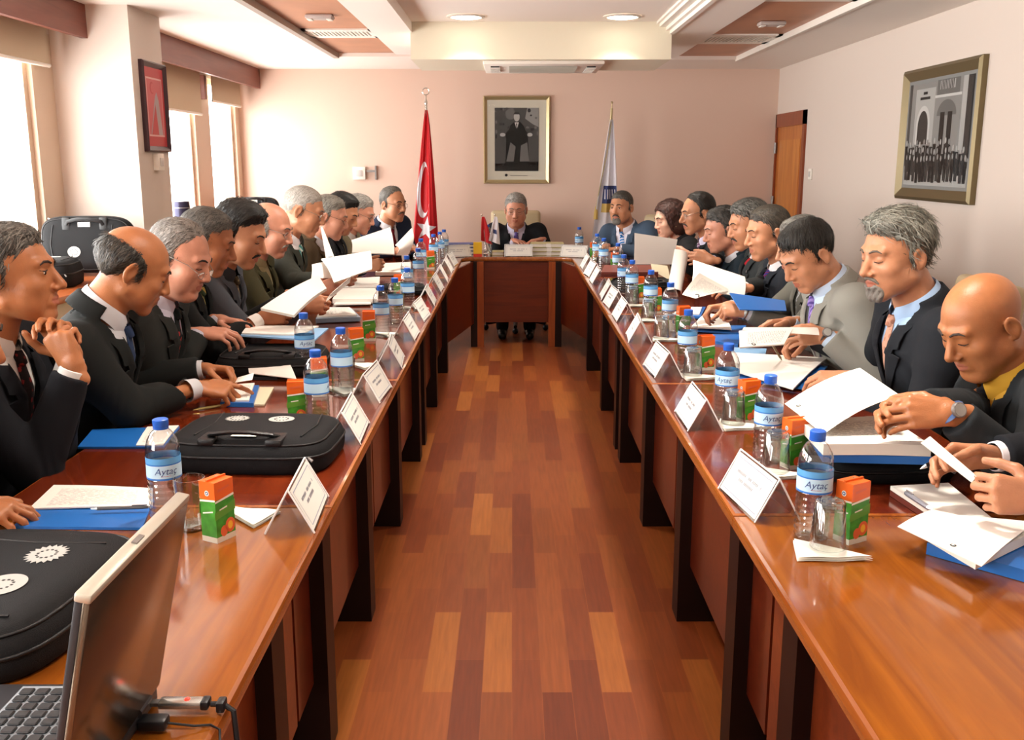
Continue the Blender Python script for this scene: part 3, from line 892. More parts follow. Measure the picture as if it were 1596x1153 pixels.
for px, py, w in BR:
    x, y = spot(px, py)
    put(PB, x, y, R({0: -12, 1: 0, 2: -30}.get(w, 40 * w)), 'water bottle on the right table, before the ' + WHO_R[w])
for x, y, w, lab in ((.72, 6.65, 8, 'water bottle behind the brown leather case, right table'), (.665, 7.1, 9, 'water bottle near the woman in black, right table'),
                (.655, 7.55, 10, 'water bottle in front of the bearded man in blue-grey'), (.57, 8.32, 10, 'lone water bottle at the right end of the head table')):
    put(PB, x, y, R(30 * w), lab)
for px, py, w, rz in ((342, 838, 1, 62), (465, 658, 2, 5), (512, 616, 3, 15), (556, 562, 4, 20), (576, 530, 5, 5), (622, 463, 7, 0)):
    x, y = spot(px, py); put(PJ, x, y, R(rz), 'juice carton on the left table, before the ' + WHO_L[w])
put(PJ, -.60, 7.2, R(10), 'juice carton in the left corner, near the ' + WHO_L[10])
put(PJ, -.64, 7.9, R(10), 'juice carton in the left corner, near the ' + WHO_L[11])
for px, py, w, rz in ((1313, 840, 0, 30), (1230, 726, 1, 20), (1155, 655, 2, 20), (1087, 576, 3, 15), (1056, 520, 4, 10), (1018, 489, 5, 10), (989, 468, 6, 5)):
    x, y = spot(px, py); put(PJ, x, y, R(rz), 'juice carton on the right table, before the ' + WHO_R[w])
put(PJ, .74, 7.05, R(0), 'juice carton beyond the brown case, near the ' + WHO_R[9])
put(PJ, .66, 7.95, R(0), 'juice carton at the right corner, near the ' + WHO_R[10])
x, y = spot(300, 824); put(PGU, x, y, 0, 'tall upright drinking glass beside the bottle, left table behind the laptop')
x, y = spot(559, 608); put(PGU, x, y, 0, 'upright drinking glass beside the bottle of the ' + WHO_L[3])
x, y = spot(640, 503); put(PGU, x, y, 0, 'upright drinking glass beside the bottle of the ' + WHO_L[6])
GR = [(1289, 860, 0), (1208, 738, 1), (1138, 662, 2), (1072, 588, 3), (1020, 530, 4), (1010, 500, 5), (980, 477, 6)]
for px, py, w in GR:
    x, y = spot(px, py); put(PG, x, y, .2 * w, 'upturned tumbler on a napkin before the ' + WHO_R[w], ZT + .013)
    x, y = WARE[-1][1:]; put(PN, x, y - .005, R(5 * w % 17), 'white folded napkin under the tumbler of the ' + WHO_R[w])
x, y = spot(1042, 524); put(PG, x, y, 0, 'second upturned tumbler, beside the bottle of the ' + WHO_R[4])
for px, py, w, rz in ((402, 808, 1, 170), (550, 668, 2, 160), (580, 612, 3, 165), (600, 572, 4, 170), (630, 523, 5, 170), (645, 483, 7, 170)):
    x, y = spot(px, py); put(PN, x, y, R(rz), 'white folded napkin behind the name card of the ' + WHO_L[w])
# ================================================================== PEOPLE: distance fields -> smooth closed meshes
class Grid:
    def __init__(s, lo, hi, h):
        s.h = h; s.lo = np.array(lo, float)
        s.n = np.maximum(3, np.ceil((np.array(hi, float) - s.lo) / h).astype(int) + 1)
        s.a = np.full(s.n, 1.0, np.float32)
        s.ax = [(s.lo[i] + h * np.arange(s.n[i])).astype(np.float32) for i in range(3)]
    def win(s, lo, hi):
        sl = []
        for i in range(3):
            a = int(max(0, math.floor((lo[i] - s.lo[i]) / s.h))); b = int(min(s.n[i], math.ceil((hi[i] - s.lo[i]) / s.h) + 1))
            if b <= a: return None, None
            sl.append(slice(a, b))
        x = s.ax[0][sl[0]][:, None, None]; y = s.ax[1][sl[1]][None, :, None]; z = s.ax[2][sl[2]][None, None, :]
        return tuple(sl), (x, y, z)
    def add(s, fn, lo, hi, k=.01):
        sl, c = s.win(lo, hi)
        if sl is None: return
        s.a[sl] = smin(s.a[sl], fn(*c), k)
    def sub(s, fn, lo, hi, k=.005):
        sl, c = s.win(lo, hi)
        if sl is None: return
        s.a[sl] = -smin(-s.a[sl], fn(*c), k)
    def cap(s, a, b, ra, rb, k=.01):
        a, b = np.array(a, float), np.array(b, float); m = max(ra, rb) + k + .012
        s.add(lambda x, y, z: capsule(x, y, z, a, b, ra, rb), np.minimum(a, b) - m, np.maximum(a, b) + m, k)
    def mesh(s):
        a = s.a; h = s.h
        g = a < 0
        cnt = np.zeros(np.array(a.shape) - 1, np.int8)
        for i in (0, 1):
            for j in (0, 1):
                for k in (0, 1):
                    cnt += g[i:i + cnt.shape[0], j:j + cnt.shape[1], k:k + cnt.shape[2]]
        act = np.argwhere((cnt > 0) & (cnt < 8))
        if len(act) == 0: return np.zeros((0, 3)), np.zeros((0, 4), int)
        idm = np.full(cnt.shape, -1, np.int32); idm[tuple(act.T)] = np.arange(len(act))
        acc = np.zeros((len(act), 3)); num = np.zeros(len(act))
        cor = {}
        for i in (0, 1):
            for j in (0, 1):
                for k in (0, 1): cor[i, j, k] = a[act[:, 0] + i, act[:, 1] + j, act[:, 2] + k].astype(float)
        for p, q in [((0, 0, 0), (1, 0, 0)), ((0, 1, 0), (1, 1, 0)), ((0, 0, 1), (1, 0, 1)), ((0, 1, 1), (1, 1, 1)),
                     ((0, 0, 0), (0, 1, 0)), ((1, 0, 0), (1, 1, 0)), ((0, 0, 1), (0, 1, 1)), ((1, 0, 1), (1, 1, 1)),
                     ((0, 0, 0), (0, 0, 1)), ((1, 0, 0), (1, 0, 1)), ((0, 1, 0), (0, 1, 1)), ((1, 1, 0), (1, 1, 1))]:
            u, v = cor[p], cor[q]; m = (u < 0) != (v < 0)
            t = np.where(m, u / np.where(m, u - v, 1), 0)
            pt = np.array(p)[None] + t[:, None] * (np.array(q) - np.array(p))[None]
            acc[m] += pt[m]; num += m
        vs = (act + acc / num[:, None]) * h + s.lo
        fs = []
        for ax in range(3):
            o = [(1, 2), (2, 0), (0, 1)][ax]
            sl0 = [slice(None)] * 3; sl1 = [slice(None)] * 3
            sl0[ax] = slice(0, -1); sl1[ax] = slice(1, None)
            e = g[tuple(sl0)] != g[tuple(sl1)]
            for q in o:
                idx = [slice(None)] * 3; idx[q] = slice(1, -1)
                e = e[tuple(idx)]
            pos = np.argwhere(e)
            off = np.zeros(3, int); off[o[0]] = 1; off[o[1]] = 1
            pos = pos + off
            ins = g[tuple(pos.T)]
            d0 = np.zeros(3, int); d0[o[0]] = 1; d1 = np.zeros(3, int); d1[o[1]] = 1
            c = [idm[tuple((pos - d0 - d1).T)], idm[tuple((pos - d1).T)], idm[tuple(pos.T)], idm[tuple((pos - d0).T)]]
            q = np.stack(c, 1)
            q[~ins] = q[~ins][:, ::-1]
            fs.append(q)
        fs = np.concatenate(fs); fs = fs[(fs >= 0).all(1)]
        return vs, fs

def smin(a, b, k):
    h = np.clip(.5 + .5 * (a - b) / k, 0, 1)
    return a + (b - a) * h - k * h * (1 - h)
def capsule(x, y, z, a, b, ra, rb):
    d = b - a; L = float(d @ d) or 1e-9
    px, py, pz = x - a[0], y - a[1], z - a[2]
    t = np.clip((px * d[0] + py * d[1] + pz * d[2]) / L, 0, 1)
    return np.sqrt((px - t * d[0]) ** 2 + (py - t * d[1]) ** 2 + (pz - t * d[2]) ** 2) - (ra + (rb - ra) * t)
def ell(x, y, z, c, r):
    x, y, z = x - c[0], y - c[1], z - c[2]
    k0 = np.sqrt((x / r[0]) ** 2 + (y / r[1]) ** 2 + (z / r[2]) ** 2) + 1e-6
    k1 = np.sqrt((x / r[0] ** 2) ** 2 + (y / r[1] ** 2) ** 2 + (z / r[2] ** 2) ** 2) + 1e-6
    return k0 * (k0 - 1) / k1
def poly_sd(u, v, pts):
    """signed distance to a 2-D polygon, negative inside"""
    d = np.full(np.broadcast(u, v).shape, 1e9); s = np.ones_like(d)
    n = len(pts)
    for i in range(n):
        ax, ay = pts[i]; bx, by = pts[i - 1]
        ex, ey = bx - ax, by - ay; wx, wy = u - ax, v - ay
        t = np.clip((wx * ex + wy * ey) / (ex * ex + ey * ey + 1e-12), 0, 1)
        d = np.minimum(d, (wx - ex * t) ** 2 + (wy - ey * t) ** 2)
        c1 = v >= ay; c2 = v < by; c3 = ex * wy > ey * wx
        flip = (c1 & c2 & c3) | (~c1 & ~c2 & ~c3)
        s = np.where(flip, -s, s)
    return s * np.sqrt(d)
class Frame:
    """orthonormal frame: columns right(x), forward(y), up(z) at an origin, with a scale"""
    def __init__(s, o, x, y, z, k=1.0):
        s.o = np.array(o, float); s.M = np.array([x, y, z], float); s.k = k
    def loc(s, x, y, z):
        x, y, z = x - s.o[0], y - s.o[1], z - s.o[2]
        return [(s.M[i, 0] * x + s.M[i, 1] * y + s.M[i, 2] * z) / s.k for i in range(3)]
    def w(s, p):
        return s.o + s.k * (s.M.T @ np.array(p, float))
    def d(s, p):
        return s.M.T @ np.array(p, float)
def unit(v):
    v = np.array(v, float); return v / (np.linalg.norm(v) + 1e-12)
def yaw_frame(o, yaw, pitch=0., roll=0., k=1.0):
    """yaw: heading in degrees (0 = +X, 90 = +Y); pitch > 0 looks down; roll > 0 tips toward the right ear"""
    a, p, r = R(yaw), R(pitch), R(roll)
    f = np.array([math.cos(a) * math.cos(p), math.sin(a) * math.cos(p), -math.sin(p)])
    rt = np.array([math.sin(a), -math.cos(a), 0.])
    up = np.cross(rt, f)
    rt2 = rt * math.cos(r) - up * math.sin(r); up2 = np.cross(rt2, f)
    return Frame(o, rt2, f, up2, k)

def head_sd(x, y, z, q, lids=True):
    """head in its own frame (metres): face toward +y, chin about z=-.118, crown .113"""
    ax = np.abs(x)
    fat = q.get('fat', 1.0); nose = q.get('nose', 1.0)
    d = ell(x, y, z, (0, -.014, .030), (.075, .096, .084))
    d = smin(d, ell(x, y, z, (0, .030, -.022), (.062 * fat, .060, .080)), .022)
    A = np.array
    d = smin(d, capsule(ax, y, z, A([.048 * fat, -.004, -.058]), A([.016, .062, -.100]), .026 * fat, .020), .022)
    d = smin(d, ell(x, y, z, (0, .066, -.098), (.022, .021, .018)), .014)
    if q.get('jowl'): d = smin(d, ell(x, y, z, (0, .03, -.106), (.045, .05, .028)), .02)
    d = smin(d, ell(ax, y, z, (.042 * fat, .052, -.026), (.022, .024, .022)), .018)
    d = smin(d, ell(ax, y, z, (.038 * fat, .034, -.062), (.024 * fat, .036, .034)), .02)
    d = smin(d, capsule(ax, y, z, A([.010, .083, .027]), A([.040, .070, .026]), .010, .010), .012)
    d = -smin(-d, ell(ax, y, z, (.031, .098, .004), (.0185, .017, .013)), .008)      # eye sockets
    d = smin(d, ell(ax, y, z, (.031, .0715, .005), (.0145, .0125, .0118)), .004)     # eyelids
    d = smin(d, capsule(x, y, z, A([0, .082, .016]), A([0, .082 + .023 * nose, -.030]), .0085, .0115 * nose ** .5), .009)
    d = smin(d, ell(ax, y, z, (.0125, .093, -.036), (.0095, .012, .0085)), .006)
    d = smin(d, ell(x, y, z, (0, .074, -.064), (.030, .020, .024)), .012)           # mouth mound
    d = smin(d, capsule(ax, y, z, A([0., .0915, -.0575]), A([.021, .080, -.063]), .0058, .0035), .004)
    d = smin(d, capsule(ax, y, z, A([0., .0905, -.0715]), A([.019, .079, -.066]), .0066, .0035), .004)
    d = -smin(-d, capsule(ax, y, z, A([0., .0985, -.0642]), A([.022, .086, -.0652]), .0022, .0015), .003)
    d = -smin(-d, capsule(ax, y, z, A([.0185, .0935, -.040]), A([.034, .078, -.072]), .0022, .0015), .006)
    d = -smin(-d, capsule(ax, y, z, A([.018, .0905, -.009]), A([.040, .080, -.011]), .0014, .0012), .005)
    # ears
    ca, sa = math.cos(R(14)), math.sin(R(14))
    ey, ez = (y + .014) * ca - (z + .006) * sa, (y + .014) * sa + (z + .006) * ca
    ex = ax - .0755 * (.5 + .5 * min(fat, 1.06)) + ey * .24
    e = ell(ex, ey, ez, (.004, -.004, .0), (.0072, .0175, .0295))
    e = -smin(-e, ell(ex, ey, ez, (.012, -.0005, .003), (.0085, .0105, .019)), .003)
    e = smin(e, ell(ex, ey, ez, (.002, .002, -.026), (.006, .010, .010)), .006)
    return smin(d, e, .006)
def skull_sd(x, y, z):
    d = ell(x, y, z, (0, -.014, .030), (.075, .096, .084))
    return smin(d, ell(x, y, z, (0, .030, -.022), (.062, .060, .080)), .022)

# profiles in the side view (y forward, z up) of where hair grows
HAIR = {
    'full': [(.070, .072), (.050, .056), (.032, .044), (.026, .020), (.024, .0), (.014, -.024), (.004, -.020), (.002, .008), (-.018, .020), (-.032, .004), (-.034, -.030), (-.052, -.070), (-.09, -.066), (-.2, -.03), (-.2, .2), (.12, .2), (.098, .088)],
    'recede': [(.040, .082), (.030, .050), (.026, .030), (.028, .0), (.016, -.022), (.004, -.020), (.002, .008), (-.018, .020), (-.032, .004), (-.034, -.030), (-.052, -.070), (-.09, -.066), (-.2, -.03), (-.2, .2), (.05, .2), (.055, .12)],
    'horseshoe': [(.0, .044), (.014, .030), (.020, .014), (.020, .0), (.012, -.020), (.004, -.018), (.002, .008), (-.018, .020), (-.032, .004), (-.034, -.030), (-.052, -.070), (-.09, -.066), (-.2, -.03), (-.2, .060), (-.085, .066), (-.05, .062), (-.02, .054)],
    'bob': [(.07, .075), (.05, .05), (.045, .0), (.03, -.06), (.0, -.10), (-.05, -.12), (-.2, -.12), (-.2, .2), (.12, .2), (.1, .095)],
}
def relax(vs, fs, it=1):
    """light relaxation that takes the voxel stair-steps out"""
    for _ in range(it if len(fs) else 0):
        acc = np.zeros_like(vs); n = np.zeros(len(vs))
        for i in range(4):
            a, b = fs[:, i], fs[:, (i + 1) % 4]
            np.add.at(acc, a, vs[b]); np.add.at(n, a, 1)
        vs = vs * .5 + .5 * acc / np.maximum(n, 1)[:, None]
    return vs
def strands(vs, fs, hf, style, thick, h, wild, cd):
    """thousands of tapered locks combed over the hair shell"""
    if not len(fs): return vs, fs
    rg = np.random.default_rng(int(abs(hf.o[1]) * 1000))
    fn = np.cross(vs[fs[:, 2]] - vs[fs[:, 0]], vs[fs[:, 3]] - vs[fs[:, 1]]); fn /= np.linalg.norm(fn, axis=1)[:, None] + 1e-12
    cen = vs[fs].mean(1)
    lx, ly, lz = hf.loc(cen[:, 0], cen[:, 1], cen[:, 2]); rad = np.stack([lx / .075 ** 2, (ly + .014) / .096 ** 2, (lz - .03) / .084 ** 2], 1) @ hf.M
    ok = (fn * rad).sum(1) > 0
    fn, cen, lx, ly, lz = fn[ok], cen[ok], lx[ok], ly[ok], lz[ok]
    if not len(cen): return vs, fs
    N = int(2800 * (.0038 / h) ** .9)
    i = rg.integers(0, len(cen), N); p = cen[i]; n = fn[i]
    if cd is None: cd = (.55, -.95, -.35)
    loc = np.stack([np.full(N, cd[0]) * np.where(lx[i] < .025, -1, 1), np.full(N, cd[1]), np.full(N, cd[2]) - 1.3 * np.clip(np.abs(lx[i]) / .07, 0, 1) ** 2 - 1.2 * (ly[i] < -.06)], 1)
    loc += rg.normal(0, .22 + .75 * max(0, wild - .25), (N, 3))
    d = loc @ hf.M; d -= n * (d * n).sum(1)[:, None]; d /= np.linalg.norm(d, axis=1)[:, None] + 1e-9
    d[::4] *= -1; sd_ = np.cross(d, n)
    Ls = (.013 + 1.25 * thick * rg.uniform(.6, 1.3, N)) * hf.k; Ls[::4] *= .55; w = np.maximum(.0010, h * .30) * rg.uniform(.6, 1.3, N)
    lift = rg.uniform(.0002, .0016 + .08 * thick, N) * (.6 + wild)
    K = 4; V = []
    for j in range(K + 1):
        s = Ls * j / K; ww = w * (1, 1.1, 1, .75, .15)[j]
        c = p + d * s[:, None] + n * (lift * math.sin(math.pi * (.15 + .7 * j / K)) - s * s / (2 * .088) - .0004)[:, None]
        V += [c - sd_ * ww[:, None], c + sd_ * ww[:, None]]
    V = np.stack(V, 1).reshape(-1, 3); o = len(vs); b = o + np.arange(N) * 2 * (K + 1)
    F = np.concatenate([np.stack([b + 2 * j, b + 2 * j + 1, b + 2 * j + 3, b + 2 * j + 2], 1) for j in range(K)])
    return np.concatenate([vs, V]), np.concatenate([fs, F])
def make_hair(hf, style, thick, h, q, wild=.4, comb_dir=None):
    k = hf.k; lo = hf.o - .16 * k; hi = hf.o + .17 * k
    g = Grid(lo, hi, h)
    x, y, z = hf.loc(g.ax[0][:, None, None], g.ax[1][None, :, None], g.ax[2][None, None, :])
    x, y, z = np.broadcast_arrays(x, y, z)
    base = skull_sd(x, y, z)
    top = np.clip((z - .0) / .11, 0, 1); front = np.clip((y + .02) / .09, 0, 1)
    t = thick * (.35 + .65 * top) * (1 + .35 * front * top * (style == 'full'))
    if style == 'horseshoe': t = thick * .75 * np.clip((.09 - z) / .05, .2, 1)
    if style == 'bob': t = thick * (1 + .5 * np.clip(-z / .08, 0, 1))
    comb = np.sin(x * 190 + 14 * np.sin(y * 40)) * .5 + np.sin(y * 150 + x * 90 + z * 60) * .3 + np.sin(z * 230 + y * 120 + x * 50) * .3
    pr = poly_sd(y + .016 * (np.abs(x) / .07) ** 2 * (style in ('full', 'recede')), z, HAIR[style]) + .0042 * np.sin(x * 210 + 5 * np.sin(z * 97)) * np.sin(z * 231 + y * 133) + .002 * np.sin(x * 480 + y * 390)
    t = t * np.clip(-pr / .026, .06, 1) if style != 'bob' else t
    t = t + wild * thick * .28 * comb
    dl = base - t
    if style == 'bob':
        dl = smin(dl, ell(np.abs(x), y, z, (.062, -.03, -.055), (.028, .05, .06)), .02)
        dl = np.maximum(dl, -ell(x, y, z, (0, .075, -.03), (.062, .06, .095)))
    d = np.maximum(dl, pr) if style != 'bob' else np.maximum(dl, pr * .8)
    d = np.maximum(d, -(base + .012))
    if style in ('full', 'recede'):          # combed lift over the forehead
        pass
    g.a[:] = (d * k).astype(np.float32)
    vs, fs = g.mesh()
    return strands(relax(vs, fs), fs, hf, style, thick, h, wild, comb_dir)

def hand(g, wrist, fd, pn, right, pose, k=1.05):
    """wrist, finger direction, palm normal; five separate fingers bent toward the palm side"""
    fd = unit(fd); pn = np.array(pn, float); pn = unit(pn - fd * (pn @ fd))
    sd = np.cross(fd, pn) * (1 if right else -1)
    Wd = np.array(wrist, float)
    def pt(f, s, n): return Wd + k * (fd * f + sd * s + pn * n)
    mcp = [pt(.088, .030, 0), pt(.093, .010, -.003), pt(.088, -.011, -.002), pt(.079, -.029, .003)]
    for i, m in enumerate(mcp):
        g.cap(pt(.006, [.017, .006, -.006, -.016][i], 0), m, .0145 * k, .0115 * k, .012)
    g.cap(pt(.03, .022, .006), pt(.05, -.02, .006), .012 * k, .012 * k, .012)
    g.cap(pt(-.035, 0, 0), pt(.012, 0, 0), .0215 * k, .0205 * k, .010)
    P_ = {'grip': [(52, 48, 25), (58, 52, 30), (62, 55, 30), (66, 55, 30)], 'flat': [(8, 12, 8), (10, 14, 8), (12, 16, 10), (16, 18, 12)],
          'fist': [(70, 85, 45), (74, 88, 45), (76, 90, 45), (78, 90, 45)], 'point': [(12, 14, 8), (48, 70, 40), (55, 75, 40), (60, 75, 40)],
          'write': [(42, 50, 18), (50, 55, 25), (58, 62, 30), (62, 65, 30)], 'rest': [(22, 28, 14), (26, 30, 16), (30, 34, 18), (36, 36, 18)],
          'clasp': [(64, 46, 22), (60, 40, 24), (62, 42, 24), (64, 44, 24)], 'pinch': [(38, 40, 15), (34, 40, 18), (30, 36, 18), (28, 32, 16)]}[pose]
    Ls = [(.041, .025, .020), (.046, .029, .021), (.042, .027, .020), (.033, .020, .018)]
    spread = [5, 1, -3, -8]
    for i in range(4):
        p = mcp[i]; a = 0.
        base = unit(fd + sd * math.tan(R(spread[i])) * (.4 if pose in ('fist', 'clasp', 'grip') else 1))
        r0 = (.0093, .0096, .0092, .0082)[i] * k
        for j in range(3):
            a += R(P_[i][j])
            d = base * math.cos(a) + pn * math.sin(a)
            e = p + d * Ls[i][j] * k
            g.cap(p, e, r0 * (1 - .1 * j), r0 * (.93 - .1 * j), .0035)
            p = e
    tb = pt(.022, .021, .008)
    td = {'grip': (.62, .42, .62), 'pinch': (.75, .25, .62), 'write': (.72, .25, .65), 'fist': (.6, .0, .8), 'clasp': (.75, .5, .3)}.get(pose, (.62, .72, .22))
    d1 = unit(fd * td[0] * .9 + sd * (td[1] + .35) + pn * td[2] * .6); m1 = tb + d1 * .042 * k
    d2 = unit(fd * (td[0] + .25) + sd * td[1] * .6 + pn * td[2]); m2 = m1 + d2 * .034 * k
    d3 = unit(fd * (td[0] + .4) + sd * td[1] * .25 + pn * td[2] * .9); m3 = m2 + d3 * .026 * k
    g.cap(tb, m1, .0155 * k, .0125 * k, .012); g.cap(m1, m2, .0118 * k, .0105 * k, .004); g.cap(m2, m3, .0105 * k, .0085 * k, .004)

def to_obj(name, vs, fs, m, parent, origin, smooth_it=1):
    vs = np.asarray(vs, float)
    if smooth_it and len(fs):
        vs = relax(vs, fs, smooth_it)
    me = bpy.data.meshes.new(name)
    me.vertices.add(len(vs)); me.vertices.foreach_set('co', (vs - np.array(origin)).astype(np.float32).ravel())
    nf = len(fs)
    me.loops.add(nf * 4); me.loops.foreach_set('vertex_index', np.asarray(fs, np.int32).ravel())
    me.polygons.add(nf); me.polygons.foreach_set('loop_start', np.arange(0, nf * 4, 4, dtype=np.int32))
    for mm in (m if isinstance(m, list) else [m]): me.materials.append(mm)
    me.update(calc_edges=True)
    me.polygons.foreach_set('use_smooth', np.ones(nf, bool))
    me.update()
    o = bpy.data.objects.new(name, me); COL.objects.link(o); o.parent = parent
    return o

TA = np.array([-.15, 0, .25, .5, .70, .82, .90, .96, 1.02])
TW = np.array([.185, .185, .172, .182, .195, .188, .150, .095, .070])
TD = np.array([.125, .13, .125, .130, .132, .122, .098, .080, .068])
def torso_sd(tx, ty, tz, L, k, belly):
    t = np.clip(tz / L, -.15, 1.02)
    a = np.interp(t, TA, TW) * k; b = np.interp(t, TA, TD) * k
    yo = .012 * k + belly * np.exp(-((t - .28) / .25) ** 2) * .5
    b = b + belly * np.exp(-((t - .28) / .25) ** 2) * .5
    u, v = tx / a, (ty - yo) / b
    d = (np.sqrt(u * u + v * v) - 1) * np.minimum(a, b)
    cap_ = np.maximum(tz - 1.0 * L, -.16 * L - tz)
    return np.maximum(d, cap_), t

def fabric(name, col, kind='plain', c2='#222222', scale=1.):
    if name in MATS: return MATS[name]
    m = mat(name, col, .9, bump=.25, bscale=900, spec=.25)
    if kind != 'plain':
        nt = m.node_tree; b = nt.nodes['Principled BSDF']; L = nt.links.new
        tc = nt.nodes.new('ShaderNodeTexCoord'); w = nt.nodes.new('ShaderNodeTexWave')
        w.wave_type = 'BANDS'; w.bands_direction = 'DIAGONAL'; w.inputs['Scale'].default_value = 22 * scale
        mp = nt.nodes.new('ShaderNodeMapping'); mp.inputs['Rotation'].default_value = (.3, .5, .2)
        L(tc.outputs['Object'], mp.inputs[0]); L(mp.outputs[0], w.inputs['Vector'])
        r = nt.nodes.new('ShaderNodeValToRGB'); r.color_ramp.interpolation = 'CONSTANT'
        r.color_ramp.elements[0].color = lin(col); r.color_ramp.elements[1].color = lin(c2); r.color_ramp.elements[1].position = .6
        if kind == 'spots':
            w2 = nt.nodes.new('ShaderNodeTexVoronoi'); w2.inputs['Scale'].default_value = 45 * scale
            L(tc.outputs['Object'], w2.inputs['Vector']); L(w2.outputs['Distance'], r.inputs[0])
            r.color_ramp.elements[0].color = lin(c2); r.color_ramp.elements[1].color = lin(col); r.color_ramp.elements[1].position = .32
        else: L(w.outputs['Fac'], r.inputs[0])
        L(r.outputs[0], b.inputs['Base Color'])
    return m
def skin(name, col):
    if name in MATS: return MATS[name]
    m = mat(name, col, .40, bump=.12, bscale=350, var=.10, vscale=25)
    b = m.node_tree.nodes['Principled BSDF']
    b.inputs['Subsurface Weight'].default_value = .12
    b.inputs['Subsurface Radius'].default_value = (.012, .005, .003)
    b.inputs['Subsurface Scale'].default_value = .6
    return m
def hair_mat(name, c0, c1, amt=.5):
    if name in MATS: return MATS[name]
    m = mat(name, c0, .5)
    nt = m.node_tree; b = nt.nodes['Principled BSDF']; L = nt.links.new
    tc = nt.nodes.new('ShaderNodeTexCoord'); mp = nt.nodes.new('ShaderNodeMapping'); mp.inputs['Scale'].default_value = (110, 110, 45)
    n = nt.nodes.new('ShaderNodeTexNoise'); n.inputs['Scale'].default_value = 1.5; n.inputs['Detail'].default_value = 6; n.inputs['Distortion'].default_value = 1.5
    r = nt.nodes.new('ShaderNodeValToRGB')
    r.color_ramp.elements[0].position = amt - .18; r.color_ramp.elements[1].position = amt + .18
    r.color_ramp.elements[0].color = tuple(v * .62 for v in lin(c0)[:3]) + (1,); r.color_ramp.elements[1].color = tuple(v * .78 for v in lin(c1)[:3]) + (1,)
    L(tc.outputs['Object'], mp.inputs[0]); L(mp.outputs[0], n.inputs['Vector']); L(n.outputs['Fac'], r.inputs[0]); L(r.outputs[0], b.inputs['Base Color'])
    gi = nt.nodes.new('ShaderNodeNewGeometry'); ad = nt.nodes.new('ShaderNodeMath'); ad.operation = 'MULTIPLY_ADD'; ad.inputs[1].default_value = .5
    m2 = nt.nodes.new('ShaderNodeMath'); m2.operation = 'MULTIPLY_ADD'; m2.inputs[1].default_value = .55; m2.inputs[2].default_value = -.02
    L(gi.outputs['Random Per Island'], ad.inputs[0]); L(n.outputs['Fac'], m2.inputs[0]); L(m2.outputs[0], ad.inputs[2]); L(ad.outputs[0], r.inputs[0])
    bp = nt.nodes.new('ShaderNodeBump'); bp.inputs['Strength'].default_value = .6; bp.inputs['Distance'].default_value = .004
    L(n.outputs['Fac'], bp.inputs['Height']); L(bp.outputs[0], b.inputs['Normal'])
    return m
lip_m = mat('lips', '#a8644e', .5)
lens_m = glass_mat('spectacle_lens', (.97, .98, .99, 1), 0, 1.2)
white_eye = mat('eye_white', '#e6ddd2', .3); iris_m = mat('iris', '#2a1a12', .2)
shirt_w = mat('shirt_white', '#ece8e6', .8, bump=.1, bscale=500)
shoe_m = mat('black_leather', '#0e0d0d', .28)
trouser_m = fabric('trouser_dark', '#1c1d22')

